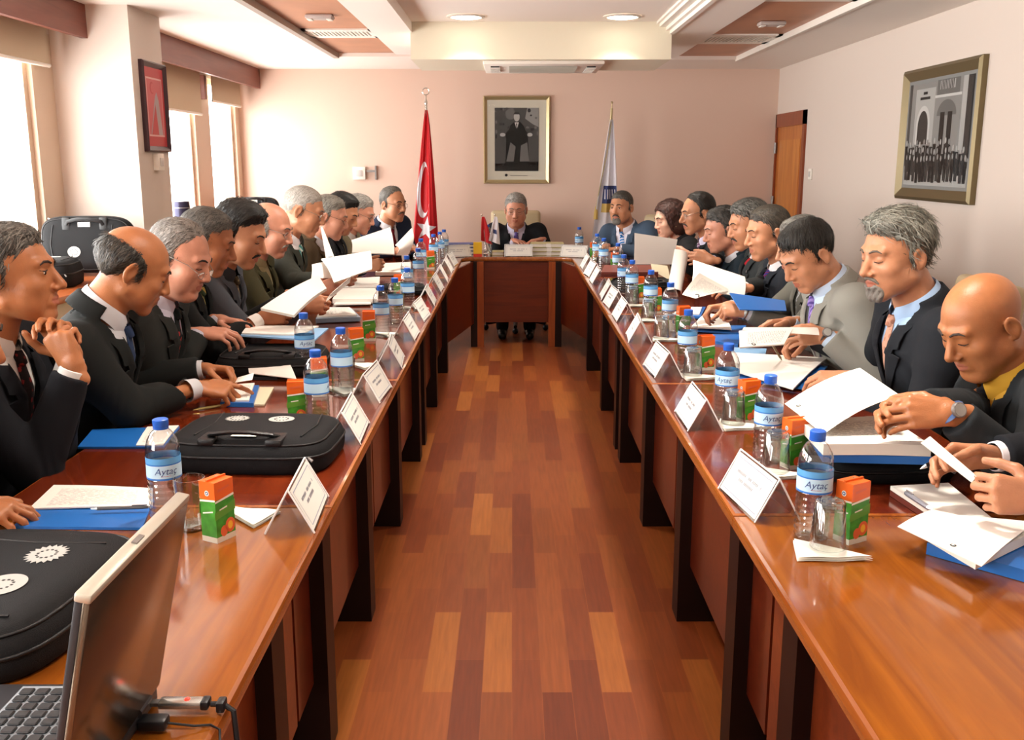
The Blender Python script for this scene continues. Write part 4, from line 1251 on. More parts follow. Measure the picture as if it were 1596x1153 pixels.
def person(lab, pel, face, head, hy, hp=10., hr=0., hk=1.06, h=.005, sk='skin_mid', hair=None, brow='#2a1d16', jacket='#22252b', shirt=None,
           tie=None, rh=None, lh=None, glasses=None, must=None, beard=None, belly=.03, q=None, watch=None, bk=1.07, earring=False, lean_neck=None,
           open_eyes=False, pin=False, cuff=True, legs=True, vneck=None, elbow_out=.35):
    """pel: (x, y, z) of the pelvis; face: heading of the chest; head: centre of the head; hy, hp, hr: heading, pitch, roll of the head
    rh / lh: (wrist position, finger direction, palm normal, pose)"""
    q = q or {}
    o = Vector((pel[0], pel[1], 0))
    root = thing('person', lab, 'person', o, 0, 'people seated at the tables')
    H = np.array(head, float); Pv = np.array(pel, float)
    hf = yaw_frame(H, hy, hp, hr, hk)
    fw = np.array([math.cos(R(face)), math.sin(R(face)), 0.]); rt = np.array([math.sin(R(face)), -math.cos(R(face)), 0.])
    nb = lean_neck if lean_neck is not None else H + hf.d((0, -.055 * hk, -.06 * hk)) + np.array([0, 0, -.088 * hk]) - fw * .025
    nb = np.array(nb, float)
    sp = unit(nb - Pv); L = float(np.linalg.norm(nb - Pv))
    tf_ = unit(fw - sp * (fw @ sp)); tr = np.cross(tf_, sp)
    T = Frame(Pv, tr, tf_, sp)
    k = bk
    shR, shL = T.w((.178 * k, -.005, .885 * L)), T.w((-.178 * k, -.005, .885 * L))
    arms = []
    for S, spec, sgn in ((shR, rh, 1), (shL, lh, -1)):
        if spec is None:
            wr = T.w((sgn * .10, .34, .22 * L)); spec = (wr, T.d((-sgn * .5, 1, -.15)), (0, 0, -1), 'rest')
        wr = np.array(spec[0], float)
        v = wr - S; D = np.linalg.norm(v); la, lb = .30 * k, .265 * k
        if D > (la + lb) * .985:
            lb2 = (D / .985) * lb / (la + lb); la2 = (D / .985) * la / (la + lb)
            if D > (la + lb) * 1.10: wr = S + v / D * (la + lb) * 1.08; v = wr - S; D = np.linalg.norm(v); la2, lb2 = la * 1.1, lb * 1.1
            la, lb = la2, lb2
        x = (la * la - lb * lb + D * D) / (2 * D); hgt = math.sqrt(max(0, la * la - x * x))
        u = v / D
        hint = np.array([0, 0, -1.]) + tr * sgn * elbow_out - tf_ * .25
        n = unit(hint - u * (hint @ u))
        el = S + u * x + n * hgt
        if el[2] < .80 and (Pv[0] < -.9 or Pv[0] > .9 or True):     # elbows stay on the table top
            over = ((XI_L > el[0] > XO_L) or (XI_R < el[0] < XO_R)) and el[1] < 8.8
            if over: el[2] = max(el[2], .805)
        arms.append((S, el, wr, spec, sgn))
    # ------------------------------------------------ body: head, neck, chest, arms and hands in one surface
    pts = [H - .16, H + .16, Pv - np.array([.13, .13, .05])] + [p for A_ in arms for p in (A_[1] - .06, A_[1] + .06, A_[2] - .17, A_[2] + .17)] + [nb - .1, nb + .1]
    lo = np.min(pts, 0); hi = np.max(pts, 0)
    g = Grid(lo, hi, h)
    def hs(x, y, z):
        a, b_, c = hf.loc(x, y, z); return head_sd(a, b_, c, q) * hk
    ext = .155 * hk
    g.add(hs, H - ext, H + ext, .004)
    ntop = hf.w((0, -.022, -.035)); nlow = nb + sp * .01
    nax = unit(ntop - nb); nf = unit(tf_ - nax * (tf_ @ nax)); NK = Frame(nb, np.cross(nf, nax), nf, nax)
    g.cap(ntop, nlow, .054 * hk * q.get('neck', 1), .062 * hk * q.get('neck', 1), .022)
    g.cap(nlow, nb - sp * .09, .058, .07, .03)
    g.cap(nb - sp * .10, Pv + sp * .04, .07, .08, .03)
    for S, el, wr, spec, sgn in arms:
        g.cap(nb - sp * .16, S - sp * .03, .03, .03, .02); g.cap(S - sp * .03, el, .03, .03, .02); g.cap(el, wr, .030, .021, .012)
        hand(g, wr, spec[1], spec[2], sgn > 0, spec[3], 1.0 if sk != 'skin_fair' else .92)
    vs, fs = g.mesh()
    body = to_obj('body', vs, fs, [MATS[sk], lip_m], root, o)
    # lips carry their own colour
    c = vs[fs].mean(1); a, b_, cc = hf.loc(c[:, 0], c[:, 1], c[:, 2])
    lp = (np.abs(a) < .021) & (b_ > .078) & (np.abs(cc + .0645) < .0115 * (1 - (np.abs(a) / .026) ** 2))
    body.data.polygons.foreach_set('material_index', lp.astype(np.int32))
    # ------------------------------------------------ brows, lashes, moustache, beard
    def surf(x, z):
        yy = np.linspace(.04, .13, 120); d = head_sd(np.full(120, x), yy, np.full(120, z), q)
        i = np.argmax(d > 0); return float(yy[i])
    bm_ = mat('brow_' + brow, brow, .7)
    fine = max(.0022, h * .45)
    for s in (-1, 1):
        mb = MB()
        pts_ = [(s * x_, surf(s * x_, z_) + .0005, z_) for x_, z_ in ((.012, .0245), (.022, .0295), (.034, .030), (.046, .0235))]
        mb.tube([hf.w(p) for p in pts_], [fine * 1.2, fine * 1.6, fine * 1.5, fine * .6], bm_, 6)
        mb.build('eyebrow', root, o)
    lash = mat('lash', '#2b1a14', .6)
    for s in (-1, 1):
        mb = MB()
        if open_eyes:
            c0 = hf.w((s * .031, .0735, .004))
            Mx = Matrix(np.stack([hf.M[0], hf.M[1], hf.M[2]], 1).tolist())
            mb.ball(c0, (.0105 * hk, .0118 * hk, .006 * hk), white_eye, 12, 8, Mx)
            mb.ball(hf.w((s * .031, .0815, .004)), (.0052 * hk, .0048 * hk, .0056 * hk), iris_m, 10, 6, Mx)
            zz = .0095
        else: zz = -.001
        pts_ = [(s * x_, surf(s * x_, z_) + .0004, z_) for x_, z_ in ((.018, zz), (.026, zz - .0022), (.034, zz - .0025), (.044, zz + .001))]
        mb.tube([hf.w(p) for p in pts_], [.0011, .0020, .0020, .0010], lash, 5)
        mb.build('eye' if open_eyes else 'eyelash', root, o)
    if must:
        mb = MB(); mm = hair_mat('must_' + must, must, must)
        for s in (-1, 1):
            pts_ = [(s * x_, surf(s * x_, z_) + .0005, z_) for x_, z_ in ((.000, -.047), (.010, -.0485), (.020, -.054), (.028, -.064))]
            mb.tube([hf.w(p) for p in pts_], [.0062, .0068, .0055, .0025], mm, 8)
        mb.build('moustache', root, o)
    if beard:
        g2 = Grid(hf.o - .15 * hk, hf.o + .15 * hk, max(h * .8, .004))
        x, y, z = hf.loc(g2.ax[0][:, None, None], g2.ax[1][None, :, None], g2.ax[2][None, None, :])
        x, y, z = np.broadcast_arrays(x, y, z)
        d = head_sd(x, y, z, q) - .0045 - .0012 * np.sin(x * 400 + z * 300)
        reg = np.maximum(ell(x, y, z, (0, .075, -.092), (.035, .05, .033)), -ell(x, y, z, (0, .10, -.0645), (.018, .03, .0075)))
        reg = np.maximum(reg, -(ell(x, y, z, (0, .105, -.038), (.02, .02, .012))))
        g2.a[:] = np.maximum(d, reg) * hk
        v2, f2 = g2.mesh()
        if len(f2): to_obj('beard', v2, f2, hair_mat('beard_' + beard, beard, '#8d8880', .5), root, o)
    if hair:
        st, th, c0, c1, amt = hair[:5]
        v2, f2 = make_hair(hf, st, th, max(h * .85, .0035), q, hair[5] if len(hair) > 5 else .42, q.get('comb'))
        to_obj('hair', v2, f2, hair_mat('hair_%s_%s_%d' % (c0, c1, amt * 100), c0, c1, amt), root, o, 0)
    if glasses:
        fr = mat('spectacle_' + glasses, glasses, .25, metal=.6); low = q.get('low_glasses', 0)
        gl = MB(); lns = []; zc = -.002 - low; yc = .094 + low * .5
        for s in (-1, 1):
            ring = [hf.w((s * (.032 + .021 * math.cos(a_)), yc - .006 * abs(math.cos(a_)), zc + (.016 - low * .3) * math.sin(a_))) for a_ in [R(30 * k_) for k_ in range(13)]]
            gl.tube(ring, .0011, fr, 5, cap=False)
            lns.append(MB().raw([tuple(p) for p in ring[:-1]], [tuple(range(12))], lens_m))
            gl.tube([hf.w((s * .053, yc - .008, zc + .006)), hf.w((s * .070, .06, .008)), hf.w((s * .0775, -.005, .012)), hf.w((s * .078, -.022, .0))], .0012, fr, 5)
        gl.tube([hf.w((-.011, yc, zc + .003)), hf.w((0, yc + .004, zc + .006)), hf.w((.011, yc, zc + .003))], .0011, fr, 5)
        go = gl.build('glasses', root, o); _ = [ln.build('lens', go, o) for ln in lns]
    if earring:
        _ = [MB().ball(hf.w((s * .082, .0, -.045)), .006, MATS['gold_frame']).build('earring', root, o) for s in (-1, 1)]
    # ------------------------------------------------ jacket
    hj = max(.006, h * 1.15)
    pts = [Pv - .24, Pv + .24, nb + .14, nb - .2] + [p for A_ in arms for p in (A_[0] - .12, A_[0] + .12, A_[1] - .09, A_[1] + .09, A_[2] - .06, A_[2] + .06)]
    lo = np.min(pts, 0); hi = np.max(pts, 0); lo[2] = max(lo[2], .44)
    t0 = vneck if vneck is not None else .50
    vw = .064 * k
    def tl(x, y, z): return T.loc(x, y, z)
    ax_noise = lambda x, y, z, a: a * (np.sin(x * 37 + z * 51) * np.sin(y * 43 - z * 29) + .6 * np.sin(z * 83 + x * 31 - y * 47))
    def edge(t): return vw * np.clip((t - t0) / (1 - t0), 0, 1.1)
    def jbody(x, y, z):
        a, b_, c = tl(x, y, z); d, t = torso_sd(a, b_, c, L, k, belly); return d + ax_noise(x, y, z, .0016)
    def vcut(x, y, z):
        a, b_, c = tl(x, y, z); t = c / L
        return np.maximum(np.maximum(np.abs(a) - edge(t) - .010, (t0 + .01 - t) * L), -b_ + .0) + 0 * z
    def sleeves(G, inset=0.):
        for S, el, wr, spec, sgn in arms:
            G.cap(S, S * .72 + el * .28, .079 * k - inset, .066 * k - inset, .045)
            G.cap(S * .8 + el * .2, el, .066 * k - inset, .056 * k - inset, .02)
            e2 = wr - unit(wr - el) * .012
            G.cap(el, e2, .056 * k - inset, .043 * k - inset, .018)
    J = Grid(lo, hi, hj)
    J.add(jbody, lo, hi, .01)
    for S in (shR, shL): J.cap(S, nb - sp * .045 + unit(S - nb) * .04, .060 * k, .050 * k, .04)
    sleeves(J)
    # folds round the elbows and along the sleeves
    for S, el, wr, spec, sgn in arms:
        sl, cc = J.win(el - .14, el + .14)
        if sl is not None:
            x, y, z = cc; u = unit(wr - S)
            al = (x - el[0]) * u[0] + (y - el[1]) * u[1] + (z - el[2]) * u[2]
            rr = np.sqrt((x - el[0]) ** 2 + (y - el[1]) ** 2 + (z - el[2]) ** 2)
            J.a[sl] += (.0032 * np.exp(-(rr / .08) ** 2) * np.sin(al * 190 + 25 * (z - el[2]) + 3 * np.sin(x * 60))).astype(np.float32)
        # clean cuff ends
        ud = unit(wr - el); c0 = wr - ud * .022
        sl, cc = J.win(wr - .09, wr + .09)
        if sl is not None:
            x, y, z = cc
            pl = (x - c0[0]) * ud[0] + (y - c0[1]) * ud[1] + (z - c0[2]) * ud[2]
            near = np.sqrt((x - wr[0]) ** 2 + (y - wr[1]) ** 2 + (z - wr[2]) ** 2) - .075
            J.a[sl] = np.maximum(J.a[sl], -np.maximum(-pl, near))
    nk = nb + sp * .02
    if shirt is not None or tie: J.sub(vcut, lo, hi, .004)
    J.sub(lambda x, y, z: capsule(x, y, z, nb - sp * .03, nb + nax * .14, .068 * hk, .078 * hk), nb - .25, nb + .25, .006)
    # jacket collar round the back of the neck
    def jcol(x, y, z):
        a, b_, c = NK.loc(x, y, z); r = np.sqrt(a * a + (b_ * .95) ** 2); zz = c
        return np.maximum(np.maximum(np.abs(r - (.080 * hk - zz * .3)) - .007, np.abs(zz - .004) - .026), b_ - .02)
    J.add(jcol, nb - .15, nb + .15, .008)
    v2, f2 = J.mesh()
    jm = fabric('suit_' + jacket, jacket)
    to_obj('jacket', v2, f2, jm, root, o, 1)
    # ------------------------------------------------ shirt, collar, cuffs, tie
    if shirt is not None:
        sm = mat('shirt_' + shirt, shirt, .8, bump=.1, bscale=500)
        G = Grid(nb - .34, nb + .17, hj)
        G.add(lambda x, y, z: np.maximum(torso_sd(*tl(x, y, z), L, k, belly)[0] + .012, (t0 - .08 - tl(x, y, z)[2] / L) * L), G.lo, nb + .17, .01)
        G.sub(lambda x, y, z: capsule(x, y, z, nb + nax * .012, nb + nax * .16, .061 * hk, .061 * hk), nb - .2, nb + .25, .003)
        v2, f2 = G.mesh(); to_obj('shirt', v2, f2, sm, root, o)
        if cuff:
            for S, el, wr, spec, sgn in arms:
                mb = MB(); ud = Vector(unit(wr - el)); c0 = Vector(wr)
                mb.tube([c0 - ud * .05, c0 - ud * .008, c0 - ud * .006], [.035 * k, .031 * k, .0285 * k], sm, 18, cap=False)
                mb.build('cuff', root, o)
    # lapels, shirt collar and tie are cut as crisp cloth pieces over the chest
    def front(x, t, off):
        """point on the chest surface at lateral x, height t (fraction of the spine), lifted by off"""
        a = float(np.interp(t, TA, TW)) * k; b_ = float(np.interp(t, TA, TD)) * k; g_ = math.exp(-((t - .28) / .25) ** 2) * .5
        yo = .012 * k + belly * g_; b_ += belly * g_
        return T.w((x, yo + b_ * math.sqrt(max(.02, 1 - (x / a) ** 2)) + off, t * L))
    def cloth_piece(name, rows, m, thick=.003):
        nr, nc = len(rows), len(rows[0]); V = [p for r_ in rows for p in r_]; N = nr * nc
        V = V + [p - tf_ * thick for p in V]
        F = [(i * nc + j, i * nc + j + 1, (i + 1) * nc + j + 1, (i + 1) * nc + j) for i in range(nr - 1) for j in range(nc - 1)]
        F += [tuple(N + q_ for q_ in f[::-1]) for f in F]
        rim = list(range(nc)) + [i * nc + nc - 1 for i in range(1, nr)] + [(nr - 1) * nc + j for j in range(nc - 2, -1, -1)] + [i * nc for i in range(nr - 2, 0, -1)]
        F += [(rim[q_], N + rim[q_], N + rim[(q_ + 1) % len(rim)], rim[(q_ + 1) % len(rim)]) for q_ in range(len(rim))]
        return MB().raw(V, F, m).build(name, root, o, sharp=50)
    if shirt is not None:
        for s in (1, -1):
            rows = []
            for t in [t0 - .02, t0 + .03, t0 + .08, .60, .66, .72, .77, .795, .80, .815, .84, .845, .88, .92, .955]:
                e = float(edge(t)) - .004; w = float(np.interp(t, [t0 - .02, .62, .795, .80, .815, .84, .845, .955], [.006, .036, .070, .066, .040, .042, .058, .044])) * k
                rows.append([front(s * (e + w * f_), t, .0065 + .0055 * math.sin(math.pi * min(1, f_ + .12)) + (.002 if f_ > .9 else 0) + .012 * max(0., min(1., (t - .74) / .14)) * (f_ > .1) ) for f_ in (0, .25, .5, .75, 1)])
            cloth_piece('lapel', rows, jm, .004)
        mb = MB(); V = []; nph = 27; rn = .0645 * hk * q.get('neck', 1)
        for r_, z_, zf in ((rn - .001, .0, 0), (rn, .036, .030), (rn + .003, .040, .033), (rn + .0075, .030, .020), (rn + .012, .006, -.012), (rn + .0145, -.006, -.034), (rn + .011, -.007, -.034)):
            for q_ in range(nph):
                ph = R(14 + 332 * q_ / (nph - 1)); c_ = max(0, math.cos(ph)) ** 4      # 0 = front
                z2 = z_ * (1 - c_) + zf * c_
                V.append(NK.w((r_ * math.sin(ph), (r_ + .010 * c_ * (r_ > rn + .006)) * math.cos(ph), z2 + .012 - .020 * (math.cos(ph) + 1) * .5)))
        mb.raw(V, [(i * nph + j, i * nph + j + 1, (i + 1) * nph + j + 1, (i + 1) * nph + j) for i in range(6) for j in range(nph - 1)], sm)
        mb.build('collar', root, o, sharp=60)
    if tie:
        rows = []
        tk = (NK.w((0, rn + .010, -.014)) - Pv) @ sp / L
        for t in [min(.955, tk - .02), .88, .82, .76, .70, .62, .55, t0 - .06]:
            w = float(np.interp(t, [.4, .55, .9, 1.0], [.044, .038, .019, .015])) * k
            rows.append([front(w * f_, t, -.004 - .003 * abs(f_)) for f_ in (-1, -.5, 0, .5, 1)])
        cloth_piece('tie', rows, tie, .003)
        kp = NK.w((0, rn + .010, -.013)); kq = front(0, min(.955, tk - .02), -.001)
        MB().tube([Vector(kp + nax * .010), Vector(kp + nax * .006), Vector(kp * .4 + kq * .6), Vector(kq - sp * .006), Vector(kq - sp * .010)], [.008, .0175 * k, .0155 * k, .0125 * k, .006], tie, 12, flat=1.).build('tie_knot', root, o)
    if pin:
        p = T.w((.085, .115 * k + .012, .72 * L)); MB().ball(p, .006, MATS['gold_frame'], 10, 6).build('lapel_pin', root, o)
    if watch:
        S, el, wr, spec, sgn = arms[0] if watch[0] == 'r' else arms[1]
        ud = unit(wr - el); pn = unit(np.array(spec[2], float)); nrm = unit(-(pn - ud * (pn @ ud)))
        s2 = np.cross(ud, nrm); mb = MB(); c0 = wr + ud * .006
        ring = [c0 + (nrm * math.cos(a_) + s2 * math.sin(a_)) * .0275 for a_ in [R(20 * k_) for k_ in range(19)]]
        mb.tube(ring, .0085, mat('strap_' + watch[1], watch[1], .4, metal=.5 if watch[1] > '#7' else 0), 8, cap=False, flat=.28)
        M_ = Matrix(np.stack([s2, ud, nrm], 1).tolist()).to_4x4(); M_.translation = Vector(c0 + nrm * .027)
        wo = mb.build('wristwatch', root, o)
        MB().lathe([(0, 0), (.018, 0), (.018, .007), (.016, .009), (0, .009)], grey_m, 20, M_).lathe([(0, .0092), (.0145, .0092)], mat('watch_face', '#d9d8d2', .3), 20, M_).build('dial', wo, o)
    # ------------------------------------------------ trousers and shoes
    if legs:
        hl = .012
        kn = [Pv + fw * .42 * k + tr * s * .11 + np.array([0, 0, -.02]) for s in (1, -1)]
        an = [K + fw * .02 - np.array([0, 0, K[2] - .10]) + tr * s * .01 for K, s in zip(kn, (1, -1))]
        G = Grid(np.min(kn + an + [Pv], 0) - .2, np.max(kn + an + [Pv], 0) + .2, hl)
        for s, K, A_ in zip((1, -1), kn, an):
            hp_ = Pv + tr * s * .09
            G.cap(hp_, K, .095, .070, .03); G.cap(K, A_, .068, .055, .02)
        G.cap(Pv + tr * .08, Pv - tr * .08, .12, .12, .03)
        v2, f2 = G.mesh(); to_obj('trousers', v2, f2, trouser_m, root, o)
        for s, A_ in zip((1, -1), an):
            G = Grid(A_ - .2, A_ + .28, .008)
            G.cap(np.array([A_[0], A_[1], .045]) - fw * .04, np.array([A_[0], A_[1], .04]) + fw * .13, .042, .036, .02); G.cap(A_, np.array([A_[0], A_[1], .06]), .045, .045, .02)
            sl, cc = G.win(G.lo, G.lo + 1); G.a[sl] = np.maximum(G.a[sl], .004 - cc[2])
            v2, f2 = G.mesh(); to_obj('shoe', v2, f2, shoe_m, root, o)
    return root
skin('skin_mid', '#bb8260'); skin('skin_tan', '#a96c44'); skin('skin_pink', '#c58a70'); skin('skin_dark', '#955a38'); skin('skin_fair', '#d3a48a')
# ================================================================== PAPERS, FOLDERS, PENS
page_m = print_mat('printed_page', '#f0ede4', '#77777c', 170, .38)
blank_m = mat('blank_paper', '#f1eee6', .6)
blue_m = mat('folder_blue', '#1f66b4', .35); lblue_m = mat('folder_light_blue', '#86b4dc', .4)
pages_m = mat('page_edges', '#e4e0d6', .7)
brown_m = mat('brown_leather', '#6a2e22', .4); cream_m = mat('cream_card', '#d8ceb0', .6)
logo_m = mat('print_black', '#26262a', .6)
def patch(b, c, m, bend=0., thick=.001, n=10, k=5, m_edge=None, curl=0.):
    """a sheet between four corners, bowed along its length, with real thickness"""
    c = [Vector(p) for p in c]
    nm = (c[1] - c[0]).cross(c[3] - c[0]).normalized()
    if nm.z < 0: nm = -nm
    top, bot, uvp = [], [], []
    for j in range(k + 1):
        for i in range(n + 1):
            u, v = i / n, j / k
            p = (c[0] * (1 - u) + c[1] * u) * (1 - v) + (c[3] * (1 - u) + c[2] * u) * v
            p = p + nm * (bend * math.sin(math.pi * u) + curl * (2 * u - 1) ** 2 * (u > .5))
            top.append(p); bot.append(p - nm * thick); uvp.append((u, 1 - v))
    N = len(top); fs, uvs = [], []
    flip = ((c[1] - c[0]).cross(c[3] - c[0])).z < 0
    for j in range(k):
        for i in range(n):
            q = [j * (n + 1) + i, j * (n + 1) + i + 1, (j + 1) * (n + 1) + i + 1, (j + 1) * (n + 1) + i]
            if flip: q = q[::-1]
            fs.append(tuple(q)); uvs.append([uvp[x] for x in q])
    b.raw(top, fs, m, uvs)
    o = [(i, 0) for i in range(n + 1)] + [(n, j) for j in range(1, k + 1)] + [(i, k) for i in range(n - 1, -1, -1)] + [(0, j) for j in range(k - 1, 0, -1)]
    rim = [j * (n + 1) + i for i, j in o]
    vs = top + bot; f2 = [tuple(N + x for x in f[::-1]) for f in fs]
    for a in range(len(rim)):
        p, q = rim[a], rim[(a + 1) % len(rim)]
        f2.append((q, p, N + p, N + q) if not flip else (p, q, N + q, N + p))
    b.raw(vs, f2, m_edge or m)
    return b
def mid(c): return sum((Vector(p) for p in c), Vector()) / len(c)
def logo(c, u, v, r, parent, loc, lift=.0012):
    c = [Vector(p) for p in c]; nm = (c[1] - c[0]).cross(c[3] - c[0]).normalized()
    if nm.z < 0: nm = -nm
    p = (c[0] * (1 - u) + c[1] * u) * (1 - v) + (c[3] * (1 - u) + c[2] * u) * v + nm * lift
    ex = (c[1] - c[0]).normalized(); ey = nm.cross(ex)
    b = MB(); b.raw([p + ex * r * math.cos(R(20 * k)) + ey * r * math.sin(R(20 * k)) for k in range(18)], [tuple(range(18))], logo_m)
    b.raw([p + nm * .0003 + (ex * math.cos(R(30 * k)) + ey * math.sin(R(30 * k))) * r * .5 for k in range(12)], [tuple(range(12))], blank_m)
    o = b.build('logo', parent, loc); return o
def Z(*pts, z=None): return [U(p[0], p[1], p[2] if len(p) > 2 else z) for p in pts]
def D(*pts): return [P(*p) for p in pts]
def sheet(name, lab, cat, c, m=blank_m, bend=0., thick=.0012, lg=None, group='sheets and booklets', curl=0., edge=None):
    l = mid(c); b = MB(); patch(b, c, m, bend, thick, m_edge=edge or pages_m, curl=curl)
    if lg:
        t = thing(name, lab, cat, l, 0, group); b.build('page', t, l); logo(c, lg[0], lg[1], lg[2], t, l, bend * math.sin(math.pi * lg[0]) + .001)
        return t
    o = b.build(name, None, l); return tag(o, lab, cat, group)
def folder(lab, c, pages=None, col=blue_m, thick=.006, pz=.012, group='blue folders and document sets', pm=None):
    """closed or open document folder: cover slab with a block of pages on top"""
    l = mid(c); t = thing('document_folder', lab, 'folder', l, 0, group)
    b = MB(); patch(b, c, col, 0, thick); b.build('cover', t, l)
    if pages:
        b = MB(); patch(b, [Vector(p) + Vector((0, 0, pz)) for p in pages], pm or page_m, .002, pz - .0005, m_edge=pages_m); b.build('pages', t, l)
    return t
def pen(lab, a, b_, body='#2a2a30', tip='#c8c8c8', r=.0048):
    a, b_ = Vector(a), Vector(b_); l = (a + b_) / 2
    t = thing('pen', lab, 'pen', l, 0, 'pens'); d = (b_ - a)
    MB().tube([a + d * .12, a + d * .9, b_], [r, r, r * .8], mat('pen_' + body, body, .3, metal=.4), 8).build('barrel', t, l)
    MB().tube([a, a + d * .06, a + d * .12], [.0008, r * .6, r * .95], mat('pen_tip_' + tip, tip, .25, metal=.7), 8).build('tip', t, l)
    up = Vector((0, 0, r * 1.25))
    MB().tube([b_ - d * .02 + up, b_ - d * .28 + up], r * .3, mat('pen_tip_' + tip), 6).build('clip', t, l)

# ---- left table
folder('blue folder with a printed page lying at the left edge, beside the near black bag', Z((70, 772), (240, 776), (222, 822), (20, 820), z=.757), Z((84, 758), (238, 763), (238, 791), (45, 795), z=.757), pz=.004)
pen('grey pen lying across the printed page near the left edge', U(141, 793, .768), U(231, 790, .768), '#5a5a5a', '#9a9a98', .0042)
c = Z((121, 696), (144, 669), (280, 664), (255, 696), z=.757)
folder('blue folder with a white card, lying behind the near left bottle', c, Z((212, 695), (230, 666), (279, 664), (254, 695), z=.757), pz=.003)
folder('small booklet on a blue folder under the pointing hand', Z((343, 627), (354, 601), (404, 600), (395, 628), z=.765), Z((345, 626), (356, 602), (397, 599), (388, 626), z=.765), pz=.006, thick=.014)
folder('cream cover lying under the small blue booklet, left table', Z((392, 630), (400, 603), (427, 603), (412, 630), z=.756), col=cream_m, thick=.005)
pen('gold pen lying in front of the balding man\'s hands', U(301, 639, .756), U(369, 628, .756), '#8a7a4a', '#b8a868', .0045)
sheet('paper_card', 'small white card held between the balding man\'s fingers', 'paper', Z((367, 596, .83), (371, 588, .845), (396, 581, .845), (393, 592, .83)), thick=.002)
sheet('paper_sheet', 'curling white page lifted off the dark folder, left table', 'paper', Z((388, 581, .775), (384, 562, .79), (440, 557, .80), (462, 590, .765)), bend=.02, thick=.0025)
folder('dark folder under the curling white page, left table', Z((392, 588), (386, 572), (425, 570), (432, 588), z=.762), col=mat('folder_dark', '#26262a', .4), thick=.01)
folder('open white documents on the black bag, before the man in half-rim glasses', Z((375, 522, .875), (385, 510, .875), (512, 511, .875), (490, 530, .86)), Z((377, 521, .875), (387, 509, .875), (497, 510, .87), (470, 524, .865)), col=lblue_m, pz=.006, pm=blank_m)
c = D((406, 480, 3.78), (496, 429, 3.98), (509, 449, 3.95), (458, 491, 3.74))
sheet('booklet', 'white booklet held tilted by the man with the gold-green tie', 'booklet', c, bend=.01, thick=.012)
folder('grey-blue folder of papers lying on the left table beside the raised booklet', Z((492, 497), (500, 480), (548, 480), (562, 494), z=.775), Z((494, 495), (502, 481), (545, 481), (556, 493), z=.775), col=mat('folder_grey', '#7f8fa0', .5), pz=.008, thick=.02)
for i, (p, lab) in enumerate(((((518, 466), (528, 449), (590, 449), (588, 466)), 'thick white paper stack on the left table near the bald man in olive'), (((530, 447), (540, 434), (592, 431), (590, 447)), 'white documents fanned on the left table before the crew-cut man'),
                              (((585, 424), (595, 410), (640, 408), (640, 424)), 'loose white papers near the left corner of the table, before the far men'), (((520, 474), (530, 464), (575, 463), (578, 473)), 'white envelope with a red line lying near the third bottle'))):
    c = Z(*p, z=.78 if i != 3 else .765); l = mid(c); b = MB(); patch(b, c, blank_m, 0, .024 if i != 3 else .006, m_edge=pages_m)
    o = b.build('paper_stack', None, l); tag(o, lab, 'papers', 'paper stacks on the left table')
c = D((521, 440, 4.45), (501, 403, 4.62), (577, 391, 4.78), (580, 419, 4.7))
sheet('booklet', 'open white booklet held up before the crew-cut man', 'booklet', c, bend=.012, thick=.006)
sheet('paper_sheet', 'rounded white page hanging left of the open booklet before the crew-cut man', 'paper', D((485, 434, 4.5), (486, 412, 4.58), (514, 406, 4.66), (517, 433, 4.56)), bend=.01)
sheet('paper_sheet', 'thin upright white page standing out of the open booklet', 'paper', D((500, 355, 4.95), (504, 356, 4.95), (521, 400, 4.75), (508, 402, 4.72)), bend=.006)
c = D((549, 393, 5.85), (548, 374, 5.98), (608, 354, 6.2), (615, 396, 6.0))
sheet('booklet', 'large white booklet held up before the young black-haired man', 'booklet', c, bend=.015, thick=.006)
sheet('paper_sheet', 'curved white page held up in front of the man with the dark red tie', 'paper', D((617, 398, 6.7), (616, 382, 6.75), (642, 355, 6.95), (636, 398, 6.9)), bend=.03)
sheet('paper_sheet', 'white page held by the bald man in the olive jacket', 'paper', D((508, 470, 4.1), (522, 452, 4.2), (553, 425, 4.5), (545, 440, 4.45)), bend=.006)
# ---- right table
l = mid(Z((1386, 764), (1470, 752), (1545, 812), (1440, 806), z=.775))
t = thing('notebook', 'brown-edged notebook with white pages nearest the camera on the right', 'notebook', l, 0)
c = Z((1388, 757, .775), (1478, 752, .775), (1545, 806, .775), (1454, 800, .775))
b = MB(); patch(b, [p - Vector((0, 0, .012)) for p in c], brown_m, 0, .012); b.build('cover', t, l)
b = MB(); patch(b, c, blank_m, 0, .010, m_edge=pages_m); b.build('pages', t, l)
pen('silver clip pen lying on the brown notebook', U(1452, 794, .781), U(1412, 768, .781), '#8f8f98', '#c0c0c4', .006)
c = Z((1412, 822, .80), (1453, 794, .80), (1600, 822, .80), (1600, 884, .80), )
t = folder('thick blue binder with white pages at the right edge, nearest the camera', Z((1445, 846), (1470, 815), (1650, 830), (1640, 900), z=.775), Z((1446, 844), (1472, 814), (1640, 830), (1520, 888), z=.775), thick=.024, pz=.02, pm=blank_m)
sheet('paper_sheet', 'page with a small round logo overhanging the thick blue binder', 'paper', Z((1399, 820, .803), (1453, 794, .803), (1600, 824, .803), (1530, 882, .803)), bend=.004, lg=(.12, .62, .006), thick=.0015)
c = Z((1250, 657), (1381, 647), (1452, 694), (1284, 692), z=.868)
folder('blue folder stacked with white documents before the bald man in yellow', [p - Vector((0, 0, .028)) for p in Z((1262, 657), (1385, 647), (1455, 694), (1284, 690), z=.868)], [p - Vector((0, 0, .028)) for p in c], thick=.02, pz=.028)
c = Z((1223, 629, .885), (1340, 573, .955), (1403, 616, .965), (1284, 676, .875))
sheet('paper_sheet', 'large printed page being turned over by the bald man in yellow', 'paper', c, page_m, bend=.012, lg=(.08, .22, .007))
